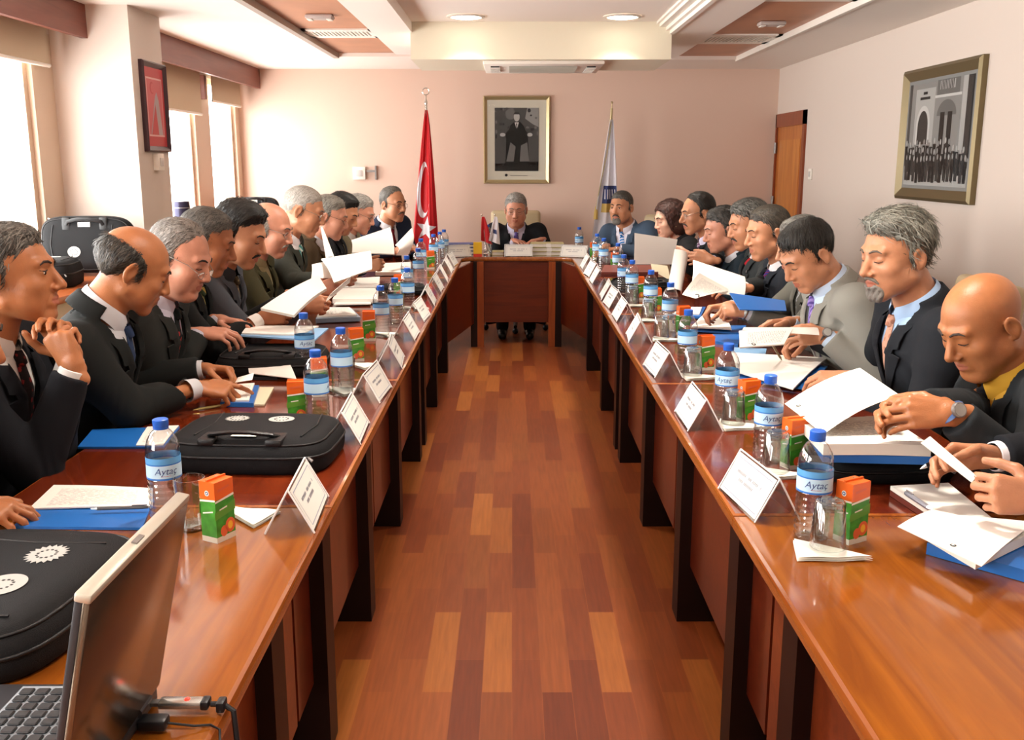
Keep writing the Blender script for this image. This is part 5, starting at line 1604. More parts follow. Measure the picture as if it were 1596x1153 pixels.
sheet('paper_sheet', 'narrow white sheet held almost edge-on by the hands at the right edge', 'paper', Z((1436, 690, .91), (1450, 680, .935), (1523, 742, .905), (1516, 752, .885)), thick=.002)
pen('black pen held in the hand at the right edge', U(1434, 731, .84), U(1512, 690, .90), '#1c1a1c', '#d8d8da', .0055)
folder('blue folder under the pages before the grey-bearded man in black', Z((1145, 590), (1165, 560), (1290, 570), (1262, 606), z=.762), thick=.006)
sheet('paper_sheet', 'white pages spread over the blue folder before the grey-bearded man in black', 'paper', Z((1149, 579, .775), (1140, 549, .775), (1290, 557, .775), (1236, 606, .775)), bend=.006, thick=.004)
folder('pale blue folder edge beside the writing hand', Z((1140, 548), (1143, 541), (1195, 543), (1192, 556), z=.757), col=lblue_m, thick=.005)
pen('brown pen in the grey-bearded man\'s writing hand', U(1219, 562, .778), U(1193, 519, .90), '#6a5a40', '#8a7a58', .0045)
sheet('booklet', 'white booklet with a round logo held by the man with the lilac tie', 'booklet', D((1153, 541, 3.34), (1152, 515, 3.46), (1236, 512, 3.52), (1222, 536, 3.4)), page_m, bend=.004, thick=.005, lg=(.1, .3, .008))
sheet('paper_sheet', 'white page folded back over the booklet of the man with the lilac tie', 'paper', D((1157, 514, 3.47), (1160, 510, 3.5), (1274, 510, 3.58), (1277, 522, 3.5)), bend=.004)
folder('blue folder lying under the booklet of the man with the lilac tie', Z((1098, 529), (1110, 520), (1158, 521), (1150, 537), z=.762), thick=.012)
sheet('paper_sheet', 'white pages on the blue folder by the wristwatch', 'paper', Z((1077, 509), (1099, 487), (1132, 492), (1140, 512), z=.778), thick=.006)
folder('blue folder under the white pages by the wristwatch', Z((1080, 514), (1092, 505), (1163, 507), (1158, 519), z=.762), thick=.008)
sheet('document_folder', 'blue folder raised upright behind the hand with the wristwatch', 'folder', D((1153, 482, 4.05), (1137, 456, 4.2), (1223, 468, 4.3), (1226, 484, 4.12)), blue_m, thick=.004, group='blue folders and document sets', edge=blue_m)
sheet('booklet', 'tall white booklet held open by the man with the red tie', 'booklet', D((1078, 448, 4.5), (1081, 405, 4.62), (1161, 431, 4.75), (1160, 463, 4.6)), bend=.01, thick=.006)
sheet('paper_sheet', 'grey printed page with a round logo hanging from the tall booklet', 'paper', D((1063, 459, 4.42), (1090, 425, 4.5), (1140, 453, 4.6), (1084, 465, 4.4)), page_m, bend=.008, lg=(.12, .8, .012))
folder('blue documents under the hand before the man with the blue tie', Z((1048, 491), (1060, 478), (1100, 478), (1092, 493), z=.77), Z((1050, 490), (1060, 480), (1094, 480), (1090, 491), z=.77), pz=.006, thick=.012, pm=blank_m)
sheet('paper_sheet', 'curved white sheet hanging before the balding man with glasses and moustache', 'paper', D((1052, 388, 5.65), (1072, 403, 5.7), (1062, 458, 5.4), (1040, 452, 5.35)), bend=.03, thick=.002)
sheet('paper_sheet', 'big white sheet held upright by the woman in black', 'paper', D((988, 412, 6.2), (989, 363, 6.25), (1056, 373, 6.3), (1047, 412, 6.25)), bend=.006, thick=.002)
sheet('paper_sheet', 'cream lower page hanging below the woman\'s upright sheet', 'paper', D((1016, 421, 6.1), (1014, 411, 6.15), (1040, 414, 6.2), (1045, 437, 6.05)), cream_m, bend=.004)
l = mid(Z((939, 430), (946, 418), (1026, 418), (1024, 430), z=.80)); t = thing('leather_case', 'brown leather document case on the black bag, right table', 'case', l, 0)
c = Z((937, 424, .85), (942, 413, .85), (1024, 413, .85), (1026, 424, .85))
b = MB(); patch(b, c, brown_m, 0, .034); b.build('case_body', t, l)
b = MB(); patch(b, [p - Vector((0, 0, .016)) + Vector((0, -.003, 0)) for p in c], mat('case_seam', '#4a1e18', .5), 0, .003); b.build('seam', t, l)

# ================================================================== BAGS
bag_m = mat('bag_nylon', '#101012', .7, bump=.35, bscale=700, spec=.25)
bag2_m = mat('bag_trim', '#0d0d0f', .4, bump=.15, bscale=300)
patch_m = mat('bag_emblem', '#a9a9a4', .5)
def bag(lab, loc, w, d, h, rz=0., rx=0., ry=0., logos=True, tagm=True, er=.03):
    """laptop bag lying flat: w along x, d along y, handle on its -y side"""
    t = thing('laptop_bag', lab, 'bag', loc, rz, 'black laptop bags')
    t.rotation_euler = (rx, ry, rz)
    def ring(s, z, n=40, e=4.5, dx=0):
        out = []
        for k in range(n):
            a = 2 * math.pi * k / n; ca, sa = math.cos(a), math.sin(a)
            out.append(((abs(ca) ** (2 / e)) * (1 if ca >= 0 else -1) * (w / 2 - s), (abs(sa) ** (2 / e)) * (1 if sa >= 0 else -1) * (d / 2 - s), z))
        return out
    def loft(b, rs, m, capb=True, capt=True):
        vs = [p for r_ in rs for p in r_]; n = len(rs[0]); fs = []
        for i in range(len(rs) - 1):
            for k in range(n): fs.append((i * n + k, i * n + (k + 1) % n, (i + 1) * n + (k + 1) % n, (i + 1) * n + k))
        if capb: fs.append(tuple(range(n))[::-1])
        if capt: fs.append(tuple((len(rs) - 1) * n + k for k in range(n)))
        b.raw(vs, fs, m)
    b = MB(); loft(b, [ring(.012, 0), ring(.003, .008), ring(0, h * .3), ring(.001, h * .55), ring(.008, h * .75), ring(.026, h * .92), ring(.06, h * .985), ring(.10, h)], bag_m)
    b.build('shell', t, sharp=70)
    b = MB(); b.tube([Vector(p) for p in ring(.0, h * .5)] + [Vector(ring(.0, h * .5)[0])], .0035, bag2_m, 6, cap=False)
    b.build('zip_band', t, sharp=70)
    b = MB(); b.tube([Vector(p) for p in ring(.014, h * .82)] + [Vector(ring(.014, h * .82)[0])], .003, bag2_m, 6, cap=False); b.build('piping', t, sharp=70)
    b = MB()                                # pocket seams and flap
    for x in (-w * .30, w * .34):
        b = MB(); b.tube([(x, -d * .34, h * .985), (x + .015, 0, h * 1.0), (x, d * .34, h * .985)], .0022, bag2_m, 5); b.build('seam', t)
    b = MB(); hx = w * .2
    b.tube([(-hx, -d * .33, h * .97), (-hx * .9, -d * .39, h * 1.06), (-hx * .3, -d * .43, h * 1.16), (hx * .3, -d * .43, h * 1.16), (hx * .9, -d * .39, h * 1.06), (hx, -d * .33, h * .97)], .011, bag2_m, 8, flat=.5)
    b.build('handle', t)
    for x in (-hx, hx): MB().box((x - .022, -d * .47, h * .80), (x + .022, -d * .24, h * 1.0), bag2_m, bev=.006).build('handle_tab', t)
    if tagm: MB().box((-.03, -d * .38, h * 1.0), (.035, -d * .30, h * 1.012), blank_m).build('tag', t)
    if logos:
        for x, star in ((-w * .16, 1), (w * .12, 0)):
            b = MB(); pts = []
            for k in range(40):
                r_ = er * (1 if not star else (1 - .22 * (k % 2 == 0)))
                pts.append((x + r_ * 1.15 * math.cos(2 * math.pi * k / 40), d * .14 + r_ * math.sin(2 * math.pi * k / 40), h + .0012))
            b.raw(pts, [tuple(range(40))], patch_m)
            for k in range(12): b.box((x - .002 + .018 * math.cos(k * .524), d * .14 - .002 + .016 * math.sin(k * .524), h + .0012), (x + .002 + .018 * math.cos(k * .524), d * .14 + .002 + .016 * math.sin(k * .524), h + .0018), bag2_m)
            b.build('emblem', t)
    b = MB().tube([(w * .38, -d * .42, h * .52), (w * .41, -d * .46, h * .48), (w * .43, -d * .47, h * .42)], .004, grey_m, 6); b.build('zip_pull', t)
    return t
bag('black zipped laptop bag lying on the left table, behind the near name card', (-.675, 2.50, ZT), .43, .33, .092, R(-3))
bag('black laptop bag at the left edge, nearest the camera, beside the laptop', (-.885, 1.555, ZT), .46, .38, .09, R(-96), tagm=False, er=.037)
bag('black laptop bag under the open white documents, left table', (-.90, 3.62, ZT), .40, .30, .085, R(2), logos=False, tagm=False)
bag('black laptop bag under the stacked blue folder, before the bald man in yellow', (.93, 2.40, ZT), .34, .28, .066, R(3), logos=False, tagm=False)
bag('black bag under the brown leather case, right table', (.83, 6.05, ZT), .42, .32, .06, R(0), logos=False, tagm=False)
bag('dark bag among the bottles near the far end of the left table', (-.66, 5.45 + .35, ZT), .0 + .3, .2, .06, R(10), logos=False, tagm=False)
bag('black laptop bag propped upright against the pillar on the window ledge', (-2.36, 5.50, 1.065), .50, .31, .10, R(4), R(98), R(180))
bag('black laptop bag slumped on the window ledge, left of the upright bag', (-2.40, 5.0, .90), .34, .34, .14, R(10), tagm=False)
bag('black bag with a looped handle on the far window ledge, behind the men', (-2.36, 9.15, 1.055), .42, .28, .12, R(0), R(100), R(180), tagm=True, logos=False)
t = thing('thermos', 'dark cylindrical flask standing on the window ledge behind the pillar', 'flask', (-2.46, 7.35, .90))
MB().lathe([(.06, 0), (.062, .005), (.062, .30), (.058, .335), (.0, .335)], mat('flask_blue_black', '#2c2a40', .25, metal=.5), 28).build('flask_body', t)
MB().lathe([(.0635, .285), (.0635, .292)], grey_m, 28, cap=False).build('band', t)

# ================================================================== LAPTOP
LY0, LY1, HX = .967, 1.292, -.515
t = thing('laptop', 'open silver laptop seen from behind its lid, bottom left', 'laptop', (HX - .13, (LY0 + LY1) / 2, ZT))
l = t.location
case_m = mat('laptop_dark', '#2b2a2d', .35); lid_m = mat('laptop_lid', '#7a7062', .2, metal=.85); rim_m = mat('laptop_rim', '#c4c0b2', .3, metal=.5)
key_m = mat('laptop_key', '#1b1c1f', .45)
MB().box((HX - .27, LY0, ZT + .004), (HX, LY1, ZT + .03), case_m, bev=.006).build('base', t, l)
b = MB().box((HX - .19, LY0 + .012, ZT + .0302), (HX - .05, LY1 - .012, ZT + .0312), mat('keyboard_tray', '#8f979f', .4, metal=.3)); kb = b.build('keyboard', t, l)
b = MB()
for i in range(6):
    for j in range(15):
        x = HX - .185 + i * .0222; y = LY0 + .018 + j * .0193
        b.box((x, y, ZT + .031), (x + .0185, y + .0165, ZT + .0345), key_m, bev=.0022, seg=1)
k_ = b.build('keys', kb, l); k_['kind'] = 'stuff'
b = MB().box((HX - .262, LY0 + .11, ZT + .0302), (HX - .20, LY1 - .11, ZT + .0306), mat('touchpad', '#4a4a4e', .3)); b.build('touchpad', t, l)
b = MB(); b.raw([(HX - .25 + .012 * math.cos(a), LY1 - .05 + .012 * math.sin(a), ZT + .0309) for a in [R(30 * k) for k in range(12)]], [tuple(range(12))], mat('sticker_red', '#c8302c', .4)); b.box((HX - .235, LY1 - .075, ZT + .0304), (HX - .222, LY1 - .03, ZT + .0308), blank_m); b.build('sticker', t, l)
ang = math.atan2(.064, .294)
Ml = Matrix.Translation((HX - .004, 0, ZT + .028)) @ Matrix.Rotation(ang, 4, 'Y')
b = MB().box((-.002, LY0, 0), (.007, LY1, .296), lid_m, Ml, bev=.003)
ld = b.build('lid', t, l)
b = MB().box((-.011, LY0, .002), (-.001, LY1, .294), case_m, Ml, bev=.003); b.build('screen_bezel', ld, l)
b = MB().box((-.0118, LY0 + .016, .02), (-.011, LY1 - .016, .28), mat('screen_glass', '#0d0f14', .1), Ml); b.build('screen', ld, l)
b = MB().box((-.0112, LY0 - .0015, .287), (.0078, LY1 + .0015, .2985), rim_m, Ml, bev=.003).box((-.004, LY0 + .14, .2985), (.003, LY0 + .165, .3005), grey_m, Ml); b.build('lid_rim', ld, l)
b = MB()
for y in (LY0 + .05, LY1 - .08): b.tube([(HX, y, ZT + .029), (HX, y + .04, ZT + .029)], .007, case_m, 10)
b.build('hinges', t, l)
# usb stick and leads plugged in along the back
ux, uy = HX, 1.262
t = thing('usb_stick', 'silver usb stick with a glowing red light, plugged into the laptop', 'usb stick', (ux, uy, ZT + .016))
l = t.location
MB().box((ux + .012, uy - .010, ZT + .010), (ux + .078, uy + .010, ZT + .021), mat('stick_silver', '#b4b2ac', .25, metal=.8), bev=.003).build('stick_body', t, l)
MB().box((ux + .072, uy - .011, ZT + .009), (ux + .084, uy + .011, ZT + .022), dark_m, bev=.003).build('end_cap', t, l)
MB().box((ux + .0005, uy - .006, ZT + .013), (ux + .013, uy + .006, ZT + .018), grey_m).build('plug', t, l)
MB().ball((ux + .052, uy, ZT + .0215), (.004, .004, .002), mat('led_red', '#ff1a10', .3, emis=6.), 10, 6).build('led', t, l)
b = MB(); b.tube([(ux + .085, uy, ZT + .014), (ux + .10, uy + .002, ZT + .012), (-.412, uy + .004, ZT + .010), (-.398, uy, ZT + .003), (-.392, uy - .01, ZT - .05), (-.390, uy - .03, ZT - .16), (-.394, uy - .05, ZT - .22)], .0042, dark_m, 8)
b.box((ux + .094, uy - .010, ZT + .004), (ux + .106, uy + .012, ZT + .02), dark_m, bev=.003)
o = b.build('strap', t, l)
t = thing('power_lead', 'black leads running from the laptop to the table edge', 'cable', (ux, 1.2, ZT + .012)); l = t.location
for k, (y, z) in enumerate(((1.215, .014), (1.14, .014))):
    b = MB().box((ux + .0005, y - .012, ZT + .006), (ux + .04, y + .012, ZT + .022), dark_m, bev=.004); pl = b.build('plug', t, l)
    b = MB().tube([(ux + .04, y, ZT + .013), (ux + .075, y + .004, ZT + .006), (-.42, y + (.01, .03)[k], ZT + .004), (-.404, y - .0, ZT + .003), (-.396, y - .03, ZT - .03), (-.398, y - .05, ZT - .2)], (.0018, .003)[k], dark_m, 8); b.build('cord', t, l)

# ================================================================== HEAD TABLE THINGS AND FLAGS
cream2 = mat('book_cream', '#c9c08e', .55)
for i, (z, dx) in enumerate(((0, 0), (.034, .004), (.068, -.003))):
    bx, by = .31, 8.33
    t = thing('book', ('bottom', 'middle', 'top')[i] + ' cream book of the stack to the right of the chairman\'s card', 'book', (bx + dx, by, ZT + z), 0, 'cream books on the head table')
    MB().box((-.15, -.1, .001), (.13, .1, .005), cream2).box((-.15, -.1, .028), (.13, .1, .032), cream2).box((-.15, -.1, .001), (-.146, .1, .032), cream2).build('cover', t)
    MB().box((-.145, -.096, .005), (.127, .096, .028), pages_m).build('pages', t)
    MB().box((-.02, -.1012, .0005), (.02, -.1, .0325), blank_m).build('paper_band', t)
t = thing('book', 'cream book peeking out left of the chairman\'s card', 'book', (-.11, 8.33, ZT), 0, 'cream books on the head table')
MB().box((-.06, -.08, .001), (.04, .08, .005), cream2).box((-.06, -.08, .026), (.04, .08, .03), cream2).box((-.06, -.08, .001), (-.056, .08, .03), cream2).build('cover', t)
MB().box((-.055, -.076, .005), (.037, .076, .026), pages_m).build('pages', t)
t = thing('carton_box', 'small yellow and red box at the left end of the head table', 'box', (-.285, 8.14, ZT))
MB().box((-.035, -.02, .025), (.035, .02, .12), mat('box_yellow', '#e0b428', .4)).build('box_body', t)
MB().box((-.035, -.02, 0), (.035, .02, .025), mat('box_red', '#c8382a', .4)).build('red_band', t)
for i in range(3):
    t = thing('binder', ('bottom', 'middle', 'top')[i] + ' binder of the blue-grey stack beside the yellow box', 'binder', (-.42, 8.42, ZT + i * .03), R(8), 'binders on the head table')
    MB().box((-.13, -.1, .001), (.11, .1, .006), mat('binder_%d' % i, ('#8d8f9a', '#6f7690', '#3a4f90')[i], .5)).box((-.13, -.1, .023), (.11, .1, .028), MATS['binder_%d' % i]).box((-.13, -.1, .001), (-.125, .1, .028), MATS['binder_%d' % i]).build('cover', t)
    MB().box((-.12, -.097, .006), (.107, .097, .023), pages_m).build('pages', t)

flag_red = mat('flag_red', '#c4161e', .6, bump=.08, bscale=120); flag_white = mat('flag_white', '#e8e6ec', .65, bump=.08, bscale=120)
chrome = mat('chrome', '#d8d6d0', .15, metal=1.)
def draped(fn, n=44, k=36):
    vs = [fn(i / n, j / k) for j in range(k + 1) for i in range(n + 1)]; fs = []
    for j in range(k):
        for i in range(n): fs.append((j * (n + 1) + i, j * (n + 1) + i + 1, (j + 1) * (n + 1) + i + 1, (j + 1) * (n + 1) + i))
    N = len(vs)
    return vs, fs
def flag_cloth(t, fn, m, thick=.003):
    vs, fs = draped(fn); b = MB(); b.raw(vs, fs, m)
    b.raw([(x, y + thick, z) for x, y, z in vs], [f[::-1] for f in fs], m)
    return b.build('cloth', t, sharp=80)
def on_cloth(b, fn, pts, m, off=.004):
    """flat emblem polygon (u, v) laid over the folds as a fine fan"""
    c = (sum(p[0] for p in pts) / len(pts), sum(p[1] for p in pts) / len(pts))
    vs = [];
    for p in pts: x, y, z = fn(*p); vs.append((x, y - off, z))
    b.raw(vs, [tuple(range(len(pts)))], m)
def strip(b, fn, inner, outer, m, off=.005):
    vs = []
    for p in inner + outer: x, y, z = fn(*p); vs.append((x, y - off, z))
    n = len(inner); b.raw(vs, [(i, i + 1, n + i + 1, n + i) for i in range(n - 1)], m)
# red flag, star and crescent
fx, fy = -.78, 9.15
t = thing('flag', 'tall red flag with white crescent and star, on a pole by the back wall', 'flag', (fx, fy, 0), 0)
MB().lathe([(.15, 0), (.15, .02), (.04, .05), (.03, .09), (.014, .1)], chrome, 28).build('base', t)
MB().tube([(0, 0, .08), (0, 0, 2.05)], .012, chrome, 12).build('pole', t)
MB().tube([(.03 * math.cos(R(20 * k)), 0, 2.145 + .03 * math.sin(R(20 * k))) for k in range(19)], .005, chrome, 8, cap=False).lathe([(.012, 2.03), (.016, 2.05), (.007, 2.08), (.006, 2.115)], chrome, 14).build('finial', t)
def cloth1(u, v):
    z = 1.98 - 1.45 * v; w = .012 + .125 * v ** .8
    x = -.07 * v + (u - .35) * 2 * w
    y = -.02 - .035 * v - (.010 + .014 * v) * math.sin(u * 10 + 1.2 * v) - .004 * math.sin(u * 31)
    return (x, y, z)
fo = flag_cloth(t, cloth1, flag_red)
def fill(b, fn, c, outline, m, off=.004, sub=5, rings=6):
    """emblem patch that follows the folds: finely divided fan over the cloth"""
    pts = []
    for k in range(len(outline)):
        p, q = outline[k], outline[(k + 1) % len(outline)]
        pts += [(p[0] + (q[0] - p[0]) * i / sub, p[1] + (q[1] - p[1]) * i / sub) for i in range(sub)]
    vs = []; n = len(pts)
    for r_ in range(rings + 1):
        for p in pts:
            x, y, z = fn(c[0] + (p[0] - c[0]) * r_ / rings, c[1] + (p[1] - c[1]) * r_ / rings); vs.append((x, y - off, z))
    b.raw(vs, [(r_ * n + k, r_ * n + (k + 1) % n, (r_ + 1) * n + (k + 1) % n, (r_ + 1) * n + k) for r_ in range(rings) for k in range(n)], m)
b = MB()
ou = [(.36 + .34 * math.cos(R(a)), .49 + .175 * math.sin(R(a))) for a in range(35, 326, 6)]
inn = [(.46 + .26 * math.cos(R(a)), .49 + .145 * math.sin(R(a))) for a in range(35, 326, 6)]
for q in range(5):
    strip(b, cloth1, [(o[0] + (i_[0] - o[0]) * q / 5, o[1] + (i_[1] - o[1]) * q / 5) for o, i_ in zip(ou, inn)], [(o[0] + (i_[0] - o[0]) * (q + 1) / 5, o[1] + (i_[1] - o[1]) * (q + 1) / 5) for o, i_ in zip(ou, inn)], flag_white)
b.build('crescent', fo)
b = MB(); cu, cv = .52, .735
star = [(cu + (.44 if k % 2 == 0 else .17) * math.sin(R(36 * k + 8)), cv - (.082 if k % 2 == 0 else .032) * math.cos(R(36 * k + 8))) for k in range(10)]
fill(b, cloth1, (cu, cv), star, flag_white); b.build('star', fo)
# white flag with blue and gold emblem
fx, fy = .88, 9.2
t = thing('flag', 'tall white flag with blue and gold emblem, on a leaning pole by the back wall', 'flag', (fx, fy, 0), 0)
MB().lathe([(.15, 0), (.15, .02), (.04, .05), (.03, .09), (.014, .1)], chrome, 28).build('base', t)
gold_p = MATS['gold_frame']
MB().tube([(-.05, 0, .08), (.03, 0, 2.0)], .012, gold_p, 12).build('pole', t)
MB().ball((.0315, 0, 2.05), .011, gold_p, 12, 8).tube([(.03, 0, 1.99), (.0315, 0, 2.05)], .005, gold_p, 8).build('finial', t)
def cloth2(u, v):
    z = 1.90 - 1.35 * v; w = .014 + .165 * v ** .85
    x = .03 - .05 * v + (u - .5) * 1.7 * w
    y = -.02 - .035 * v - (.010 + .02 * v) * math.sin(u * 13 + 1.5 * v + 1) - .005 * math.sin(u * 29)
    return (x, y, z)
fo = flag_cloth(t, cloth2, flag_white)
b = MB(); navy = mat('emblem_navy', '#2a3566', .6); goldc = mat('emblem_gold', '#c8a85a', .6)
for j in range(6): strip(b, cloth2, [(.25 + .07 * i, .44 + .03 * j) for i in range(11)], [(.25 + .07 * i, .47 + .03 * j) for i in range(11)], navy if j < 4 else goldc)
b.build('emblem', fo)
b = MB()
for k in range(5):
    strip(b, cloth2, [(.32 + .13 * k, .465), (.36 + .13 * k, .465)], [(.34 + .13 * k, .53), (.39 + .13 * k, .53)], flag_white, .008)
b.build('emblem_strokes', fo)
b = MB(); b.tube([(.025, -.03, 1.88), (-.01, -.06, 1.6), (-.06, -.06, 1.35), (-.10, -.05, 1.12)], .005, gold_p, 6); b.tube([(-.10, -.05, 1.12), (-.102, -.05, 1.06), (-.104, -.05, 1.0)], [.008, .018, .02], goldc, 8); b.build('cord', t)
# two little table flags on one stand
t = thing('table_flag_stand', 'small table stand with a red and a white flag, before the chairman', 'flag', (-.20, 8.32, ZT))
MB().lathe([(.05, 0), (.05, .008), (.012, .016), (.008, .03)], chrome, 20).build('base', t)
for s, m, nm in ((-1, flag_red, 'red_pennant'), (1, flag_white, 'white_pennant')):
    b = MB().tube([(0, 0, .02), (s * .025, 0, .10), (s * .055, 0, .33)], .0035, chrome, 8).ball((s * .055, 0, .335), .007, chrome, 10, 6); b.build('pole', t)
    fn = lambda u, v, s=s: (s * .053 - s * .02 * v - .03 * (v ** .7) + u * (.02 + .075 * v ** .7), -.008 - .012 * math.sin(u * 9 + v * 2) * v, .32 - .20 * v - .035 * u * v)
    vs, fs = draped(fn, 20, 16); b = MB(); b.raw(vs, fs, m); b.raw([(x, y + .002, z) for x, y, z in vs], [f[::-1] for f in fs], m)
    fo = b.build(nm, t, sharp=80)
    if s > 0:
        b = MB(); strip(b, fn, [(.25 + .06 * i, .5) for i in range(8)], [(.3 + .06 * i, .66) for i in range(8)], navy, .004); b.build('emblem', fo)
# ================================================================== CHAIRS
chair_m = mat('chair_leather', '#b8a684', .45, bump=.15, bscale=180)
def make_chair(hb=.50):
    t = thing('conference_chair', 'x', 'chair', group='beige conference chairs')
    MB().box((-.24, -.23, .36), (.24, .25, .445), chair_m, bev=.035, seg=3).build('seat', t, sharp=60)
    b = MB(); M_ = Matrix.Translation((0, -.27, .44)) @ Matrix.Rotation(R(8), 4, 'X')
    b.box((-.235, -.045, 0), (.235, .035, hb), chair_m, M_, bev=.035, seg=3); b.build('backrest', t, sharp=60)
    for s in (-1, 1):
        b = MB().tube([(s * .265, -.24, .42), (s * .275, -.22, .60), (s * .275, .02, .63), (s * .27, .10, .60), (s * .26, .12, .40)], .018, dark_m, 8); b.build('armrest', t)
    MB().lathe([(.03, .08), (.03, .36)], dark_m, 16).build('column', t)
    for k in range(5):
        a = 2 * math.pi * k / 5 + .3; c, s_ = math.cos(a), math.sin(a)
        l_ = MB().tube([(0, 0, .10), (.16 * c, .16 * s_, .085), (.29 * c, .29 * s_, .065)], [.03, .022, .016], dark_m, 8).build('base_arm', t)
        MB().ball((.29 * c, .29 * s_, .028), (.028, .028, .028), dark_m, 12, 8).build('caster', l_)
    return t
CHL, CHH = make_chair(.38), make_chair(.64); _cfirst = []
def chair(x, y, face, lab):
    rz = R(face - 90)
    CH = CHL if face in (0, 3, 5, -5) or y < 3.5 or (x > 0 and 4 < y < 8) else CHH
    if CH.name not in _cfirst:
        _cfirst.append(CH.name); CH.location = (x, y, 0); CH.rotation_euler = (0, 0, rz); CH['label'] = lab; return
    dup(CH, (x, y, 0), rz, lab)

# ================================================================== THE PEOPLE
def hnd(p, fd, pn, pose, back=.085):
    return (np.array(p) - unit(fd) * back, fd, pn, pose)
def hc(px, py, Y): return tuple(P(px, py, Y))
ST = lambda n, a, b_, s=1.: fabric('tie_' + n, a, 'stripe', b_, s)
SP = lambda n, a, b_, s=1.: fabric('tie_' + n, a, 'spots', b_, s)
TI = lambda n, a: fabric('tie_' + n, a)
def seat(lab, who, x, y, face, *a, **k):
    person(lab, (x, y, .56), face, *a, **k)
    f = R(face); chair(x - .0 * math.cos(f), y - .0 * math.sin(f), face, 'beige chair under the ' + who)
DN = (0, 0, -1)
# ---- left row, from the camera to the far end
seat('person in dark suit mostly cut off by the left picture edge', WHO_L[0], -1.56, 2.02, 0, hc(-80, 520, 2.02), 0, 12, h=.005, sk='skin_tan',
     hair=('full', .011, '#5a564e', '#8a857c', .5), jacket='#1c1e24', shirt='#d8d6d2', tie=TI('plain_navy', '#1c2234'), rh=hnd(U(8, 795, .79), (1, .25, -.15), (0, .2, -1), 'rest'))
seat('man in black suit resting his chin behind clasped hands, far left', WHO_L[1], -1.55, 2.52, 0, hc(20, 428, 2.5), 8, -2, h=.0038, sk='skin_tan', hk=1.08,
     hair=('full', .013, '#3a3630', '#8f8a80', .52), jacket='#15171c', shirt='#d9d8d4', tie=SP('wine', '#1c1416', '#7a2020'), pin=True, open_eyes=True, q={'nose': 1.1},
     rh=(P(116, 572, 2.42), (-.42, .05, .85), (.15, 1, 0), 'fist'), lh=(P(112, 556, 2.50), (-.36, -.06, .9), (.1, -1, .0), 'clasp'), elbow_out=.1)
seat('balding man in black suit bent over the table, pointing at a booklet', WHO_L[2], -1.50, 2.98, 5, hc(210, 418, 2.95), 28, 26, 4, h=.004, sk='skin_tan', hk=1.06,
     hair=('horseshoe', .011, '#221f1b', '#5f584e', .5), jacket='#1a1c1b', shirt='#c3c4c8', tie=TI('slate_blue', '#2a3a58'),
     rh=hnd(U(352, 607, .805), (1, .22, -.12), (0, .35, -1), 'point'), lh=hnd(U(357, 578, .815), (1, -.12, -.05), (0, -.5, -1), 'grip'), elbow_out=.5)
seat('grey-haired man in charcoal suit looking down through half-rim glasses', WHO_L[3], -1.50, 3.42, 0, hc(281, 402, 3.4), -8, 22, h=.004, sk='skin_pink', hk=1.09, q={'low_glasses': .014, 'fat': 1.06, 'jowl': 1},
     hair=('recede', .011, '#67625c', '#b0aaa2', .5), jacket='#2b2d2b', shirt='#c9c8d8', tie=SP('red_spots', '#151a1a', '#a83030', .8), glasses='#a8a49c',
     rh=hnd(U(348, 520, .895), (1, .15, -.06), (0, .3, -1), 'rest'), lh=hnd(U(372, 502, .895), (.9, -.3, -.05), (0, -.2, -1), 'flat'), elbow_out=.5, belly=.05)
seat('man in black suit and gold-green tie holding a white booklet', WHO_L[4], -1.50, 3.86, 3, hc(323, 376, 3.85), 10, 20, h=.0045, sk='skin_dark', bk=.96, hk=1.06,
     hair=('full', .011, '#3a3833', '#6d6860', .5), jacket='#191b1b', shirt='#e2e0dc', tie=ST('goldgreen', '#3b4a34', '#a8924a', .6), q={'nose': 1.15},
     rh=hnd(U(440, 490, .92), (1, .1, .18), (.0, 1, -.3), 'grip'), lh=hnd(U(470, 470, .95), (1, -.3, .1), (0, -1, -.2), 'grip'))
seat('man with thick black hair and moustache in a grey suit', WHO_L[5], -1.45, 4.22, 0, hc(375, 365, 4.15), -6, 22, h=.0045, sk='skin_mid', bk=.96, hk=1.10,
     hair=('full', .020, '#14120f', '#2e2a24', .55, .5), must='#14110f', jacket='#474a50', shirt='#26282c', tie=SP('bronze', '#4a3c2a', '#8a7a58', 1.2), brow='#14110f', pin=True, q={'nose': 1.1, 'fat': 1.05},
     rh=hnd(U(500, 474, .93), (1, .1, .15), (0, 1, -.4), 'grip'))
seat('bald man with glasses and white moustache in an olive jacket', WHO_L[6], -1.45, 4.74, 0, hc(421, 357, 4.7), -6, 16, h=.005, sk='skin_pink', hk=1.06,
     hair=('horseshoe', .009, '#9a958c', '#c8c2b8', .5), must='#a39a8e', jacket='#36321d', shirt='#8d8460', glasses='#b0aca2', brow='#5a5048',
     rh=hnd(U(516, 447, .95), (1, .1, .2), (0, 1, -.3), 'grip'))
seat('tall crew-cut man with glasses in a grey suit and teal striped tie', WHO_L[7], -1.48, 5.38, 0, hc(474, 328, 5.35), 4, 20, h=.005, sk='skin_mid', hk=1.10,
     hair=('full', .005, '#9a958c', '#cbc6bc', .5, .1), jacket='#34362f', shirt='#eceaec', tie=ST('teal', '#4f9a96', '#cfe0d8', .8), glasses='#b8b4aa', brow='#7a7066',
     rh=hnd(U(545, 432, .97), (1, .1, .2), (0, 1, -.3), 'grip'))
seat('grey-haired man with glasses in a brown jacket', WHO_L[8], -1.45, 6.12, 0, hc(514, 338, 6.1), 2, 16, h=.006, sk='skin_pink', hk=1.10,
     hair=('full', .010, '#77736a', '#a5a195', .5), jacket='#4a3c2a', shirt='#b8b4b8', tie=TI('maroon', '#3a1a22'), glasses='#6a5a48', brow='#6a5f54')
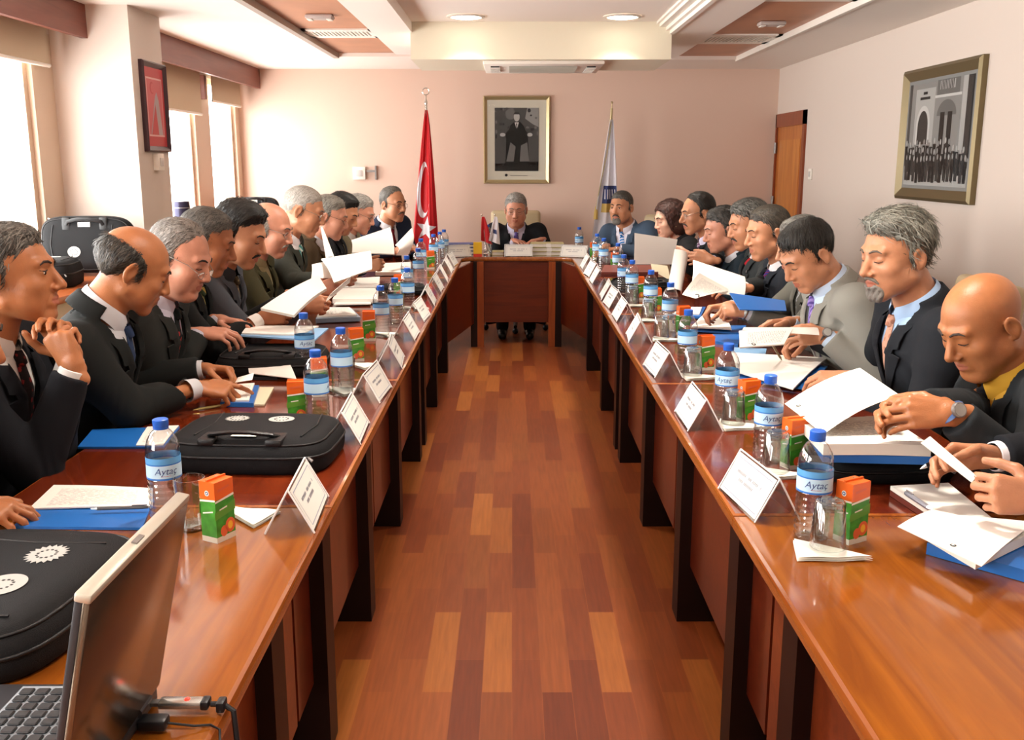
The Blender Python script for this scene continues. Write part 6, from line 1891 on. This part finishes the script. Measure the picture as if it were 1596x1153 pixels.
seat('young man with black hair in a black suit, head lowered', WHO_L[9], -1.40, 6.62, 0, hc(534, 332, 6.6), -12, 26, h=.006, sk='skin_mid', hk=1.10,
     hair=('full', .014, '#0c0b0a', '#201e1a', .5), jacket='#141519', shirt='#dcdce0', tie=TI('black', '#15161a'), brow='#0e0c0a',
     rh=hnd(U(590, 412, .90), (1, .1, .2), (0, 1, -.3), 'grip'))
seat('grey-haired man with glasses in a tan jacket, seventh beyond the pillar', WHO_L[10], -1.38, 7.12, -5, hc(560, 333, 7.1), -8, 20, h=.006, sk='skin_pink', hk=1.12,
     hair=('full', .012, '#88857e', '#bcb8b0', .5), jacket='#6a604a', shirt='#c8c4c0', glasses='#8a8680', brow='#8a8076')
seat('man with glasses in a navy suit and dark red tie, before the red flag', WHO_L[11], -1.18, 8.30, -42, hc(613, 318, 8.0), -38, 6, h=.006, sk='skin_mid', hk=1.14,
     hair=('recede', .012, '#57524b', '#8c8880', .5), jacket='#1d2538', shirt='#e8e8ee', tie=TI('dark_red', '#6a1420'), glasses='#3a3632', must='#5a5248', pin=True,
     lh=hnd(P(650, 388, 7.8), (.6, -.8, -.1), DN, 'rest'), rh=hnd(P(630, 390, 7.75), (.8, -.5, .1), (.4, .8, -.3), 'grip'))
# ---- chairman
seat('smiling grey-haired chairman in a dark suit and purple tie', 'chairman', .035, 8.98, -90, hc(804, 327, 8.75), -93, 10, h=.006, sk='skin_pink', hk=1.16,
     hair=('full', .016, '#83817c', '#bfbdb6', .5), jacket='#1d2024', shirt='#c8c6dc', tie=SP('purple', '#5a4c8c', '#8878b8', 1.5), glasses='#a8a49e', pin=True, brow='#6a645c', q={'fat': 1.06},
     rh=hnd(P(812, 377, 8.60), (.6, -.75, -.05), DN, 'rest'), lh=hnd(P(832, 375, 8.60), (-.75, -.6, -.05), DN, 'rest'), elbow_out=.45, bk=1.08)
# ---- right row, from the far end to the camera
seat('grey-bearded man in a blue-grey suit and striped tie, before the white flag', WHO_R[10], 1.12, 8.22, -130, hc(968, 323, 8.0), -124, 4, h=.006, sk='skin_mid', hk=1.10,
     hair=('full', .008, '#3a3834', '#65625c', .5, .2), beard='#77726a', must='#4a443e', jacket='#435468', shirt='#e0dce6', tie=ST('blue_stripe', '#3a78b8', '#d8d4e0', 1.), open_eyes=True,
     rh=hnd(P(936, 386, 7.75), (-.55, -.8, -.05), DN, 'rest'), lh=hnd(P(948, 389, 7.75), (-.9, -.3, -.05), DN, 'rest'), elbow_out=.7, bk=1.06)
seat('woman in black with short brown hair reading an upright sheet', WHO_R[9], 1.42, 7.12, 180, hc(1043, 341, 7.1), 196, 14, h=.0055, sk='skin_fair', hk=1.10,
     hair=('bob', .016, '#22130f', '#4a281e', .5, .55), jacket='#131315', shirt='#19191c', earring=True, q={'nose': .85, 'fat': .96}, cuff=False, bk=.94,
     lh=hnd(U(1042, 424, .94), (-1, .1, .1), (0, 1, -.2), 'pinch'))
seat('balding man with glasses and moustache in a dark suit, right row', WHO_R[8], 1.48, 6.42, 180, hc(1087, 332, 6.4), 190, 10, h=.0055, sk='skin_mid', bk=.96, hk=1.09,
     hair=('recede', .012, '#181410', '#3a332a', .5), must='#3a3028', glasses='#8a857a', jacket='#1e2024', shirt='#d8d2ea', tie=ST('mauve', '#7a5a78', '#c8b8d0', 1.2), q={'nose': 1.15},
     lh=hnd(U(1058, 442, .93), (-1, .15, .1), (0, 1, -.2), 'pinch'))
seat('dark-haired man in a dark blue suit, profile lowered, right row', WHO_R[7], 1.45, 5.82, 180, hc(1126, 358, 5.8), 184, 14, h=.005, sk='skin_pink', bk=.96, hk=1.10,
     hair=('full', .014, '#262420', '#5c5954', .52, .5), jacket='#1e2a32', shirt='#cfd4dc', tie=TI('ink_blue', '#26344a'))
seat('man with curly greying hair, moustache and red tie, right row', WHO_R[6], 1.47, 5.42, 180, hc(1166, 350, 5.4), 188, 14, h=.005, sk='skin_mid', bk=.96, hk=1.10,
     hair=('full', .016, '#33332f', '#8c8c86', .52, .6), must='#2a2520', jacket='#2b2f30', shirt='#e6e2e2', tie=TI('bright_red', '#b0242e'),
     lh=hnd(U(1105, 464, .90), (-1, .1, .05), (0, .7, -.7), 'pinch'))
seat('man with short brown hair in a navy suit and blue tie, right row', WHO_R[5], 1.47, 4.92, 180, hc(1196, 362, 4.9), 190, 12, h=.0048, sk='skin_mid', bk=.96, hk=1.10,
     hair=('full', .010, '#38332c', '#5e564a', .5, .25), jacket='#1c2027', shirt='#eeecee', tie=ST('blue_red', '#2c3a86', '#7a2a4a', 1.3), q={'nose': 1.05})
seat('man in a grey suit with a steel wristwatch, face hidden by his neighbour', WHO_R[4], 1.52, 4.42, 180, hc(1247, 382, 4.4), 184, 16, h=.005, sk='skin_mid', bk=.96, hk=1.06,
     hair=('full', .012, '#4a4842', '#8d8a82', .5), jacket='#5c5b54', shirt='#c0c0c2', tie=ST('silver', '#b8bcbc', '#5a5e60', .8), watch=('l', '#8c8c88'),
     lh=hnd(U(1131, 482, .90), (-1, .2, .12), (0, .55, -.8), 'fist'), rh=hnd(U(1108, 480, .87), (-1, -.1, -.1), (0, -.3, -1), 'write'))
seat('man in a light grey suit with a lilac striped tie, head bent low', WHO_R[3], 1.50, 3.78, 180, hc(1258, 397, 3.75), 196, 34, h=.0042, sk='skin_mid', hk=1.08,
     hair=('full', .014, '#16140f', '#3c3a34', .55, .35), jacket='#8d8c84', shirt='#bcd0e8', tie=ST('lilac', '#9a86c8', '#5f4c96', 1.1), brow='#15120e', watch=('l', '#1a1a1c'), q={'comb': (.3, .9, -.5)},
     lh=hnd(U(1250, 522, .89), (-1, .2, .02), (0, .85, -.5), 'pinch'), rh=hnd(U(1200, 504, .87), (-1, -.15, -.05), (0, -.4, -1), 'rest'))
seat('man with grey curly hair and grey goatee in black, writing', WHO_R[2], 1.50, 3.14, 180, hc(1395, 397, 3.08), 198, 10, h=.0038, sk='skin_mid', hk=1.12,
     hair=('full', .022, '#6a6a60', '#a8a699', .5, .55), beard='#877f74', must='#7d7468', jacket='#202328', shirt='#a8c6e8', tie=SP('peach', '#d0a088', '#b88068', .8), brow='#5a5046', q={'nose': 1.1},
     rh=hnd(U(1232, 532, .84), (-1, -.05, -.22), (.1, -.25, -1), 'write'), lh=hnd(U(1283, 590, .83), (-1, .12, -.05), (0, .4, -1), 'pinch'), elbow_out=.55)
seat('bald man in charcoal suit, yellow shirt and dark tie, reading', WHO_R[1], 1.62, 2.46, 175, hc(1528, 504, 2.5), 196, 30, h=.0036, sk='skin_tan', hk=1.09, q={'fat': 1.07, 'jowl': 1, 'neck': 1.1, 'nose': 1.1}, brow='#2e2018',
     jacket='#23272a', shirt='#c9982a', tie=TI('near_black', '#1a1a1d'), watch=('l', '#2a4a7a'), cuff=False, belly=.06,
     lh=hnd(U(1422, 642, .965), (-1, .12, .0), (0, .8, -.5), 'pinch'), rh=hnd(U(1392, 640, .945), (-1, .0, -.1), (0, -1, -.3), 'pinch'))
seat('person cut off by the right edge: two hands holding pen and narrow sheet', WHO_R[0], 1.66, 1.92, 178, hc(1990, 505, 1.95), 182, 20, h=.0042, sk='skin_mid',
     hair=('full', .012, '#2a2824', '#4a4842', .5), jacket='#191b20', shirt='#eceaf0', tie=TI('steel', '#4a4c58'),
     rh=hnd(U(1482, 712, .885), (-1, .05, -.02), (.1, -.85, -.45), 'pinch'), lh=hnd(U(1556, 770, .88), (-1, .12, .08), (0, 1, -.25), 'grip'), elbow_out=.5)
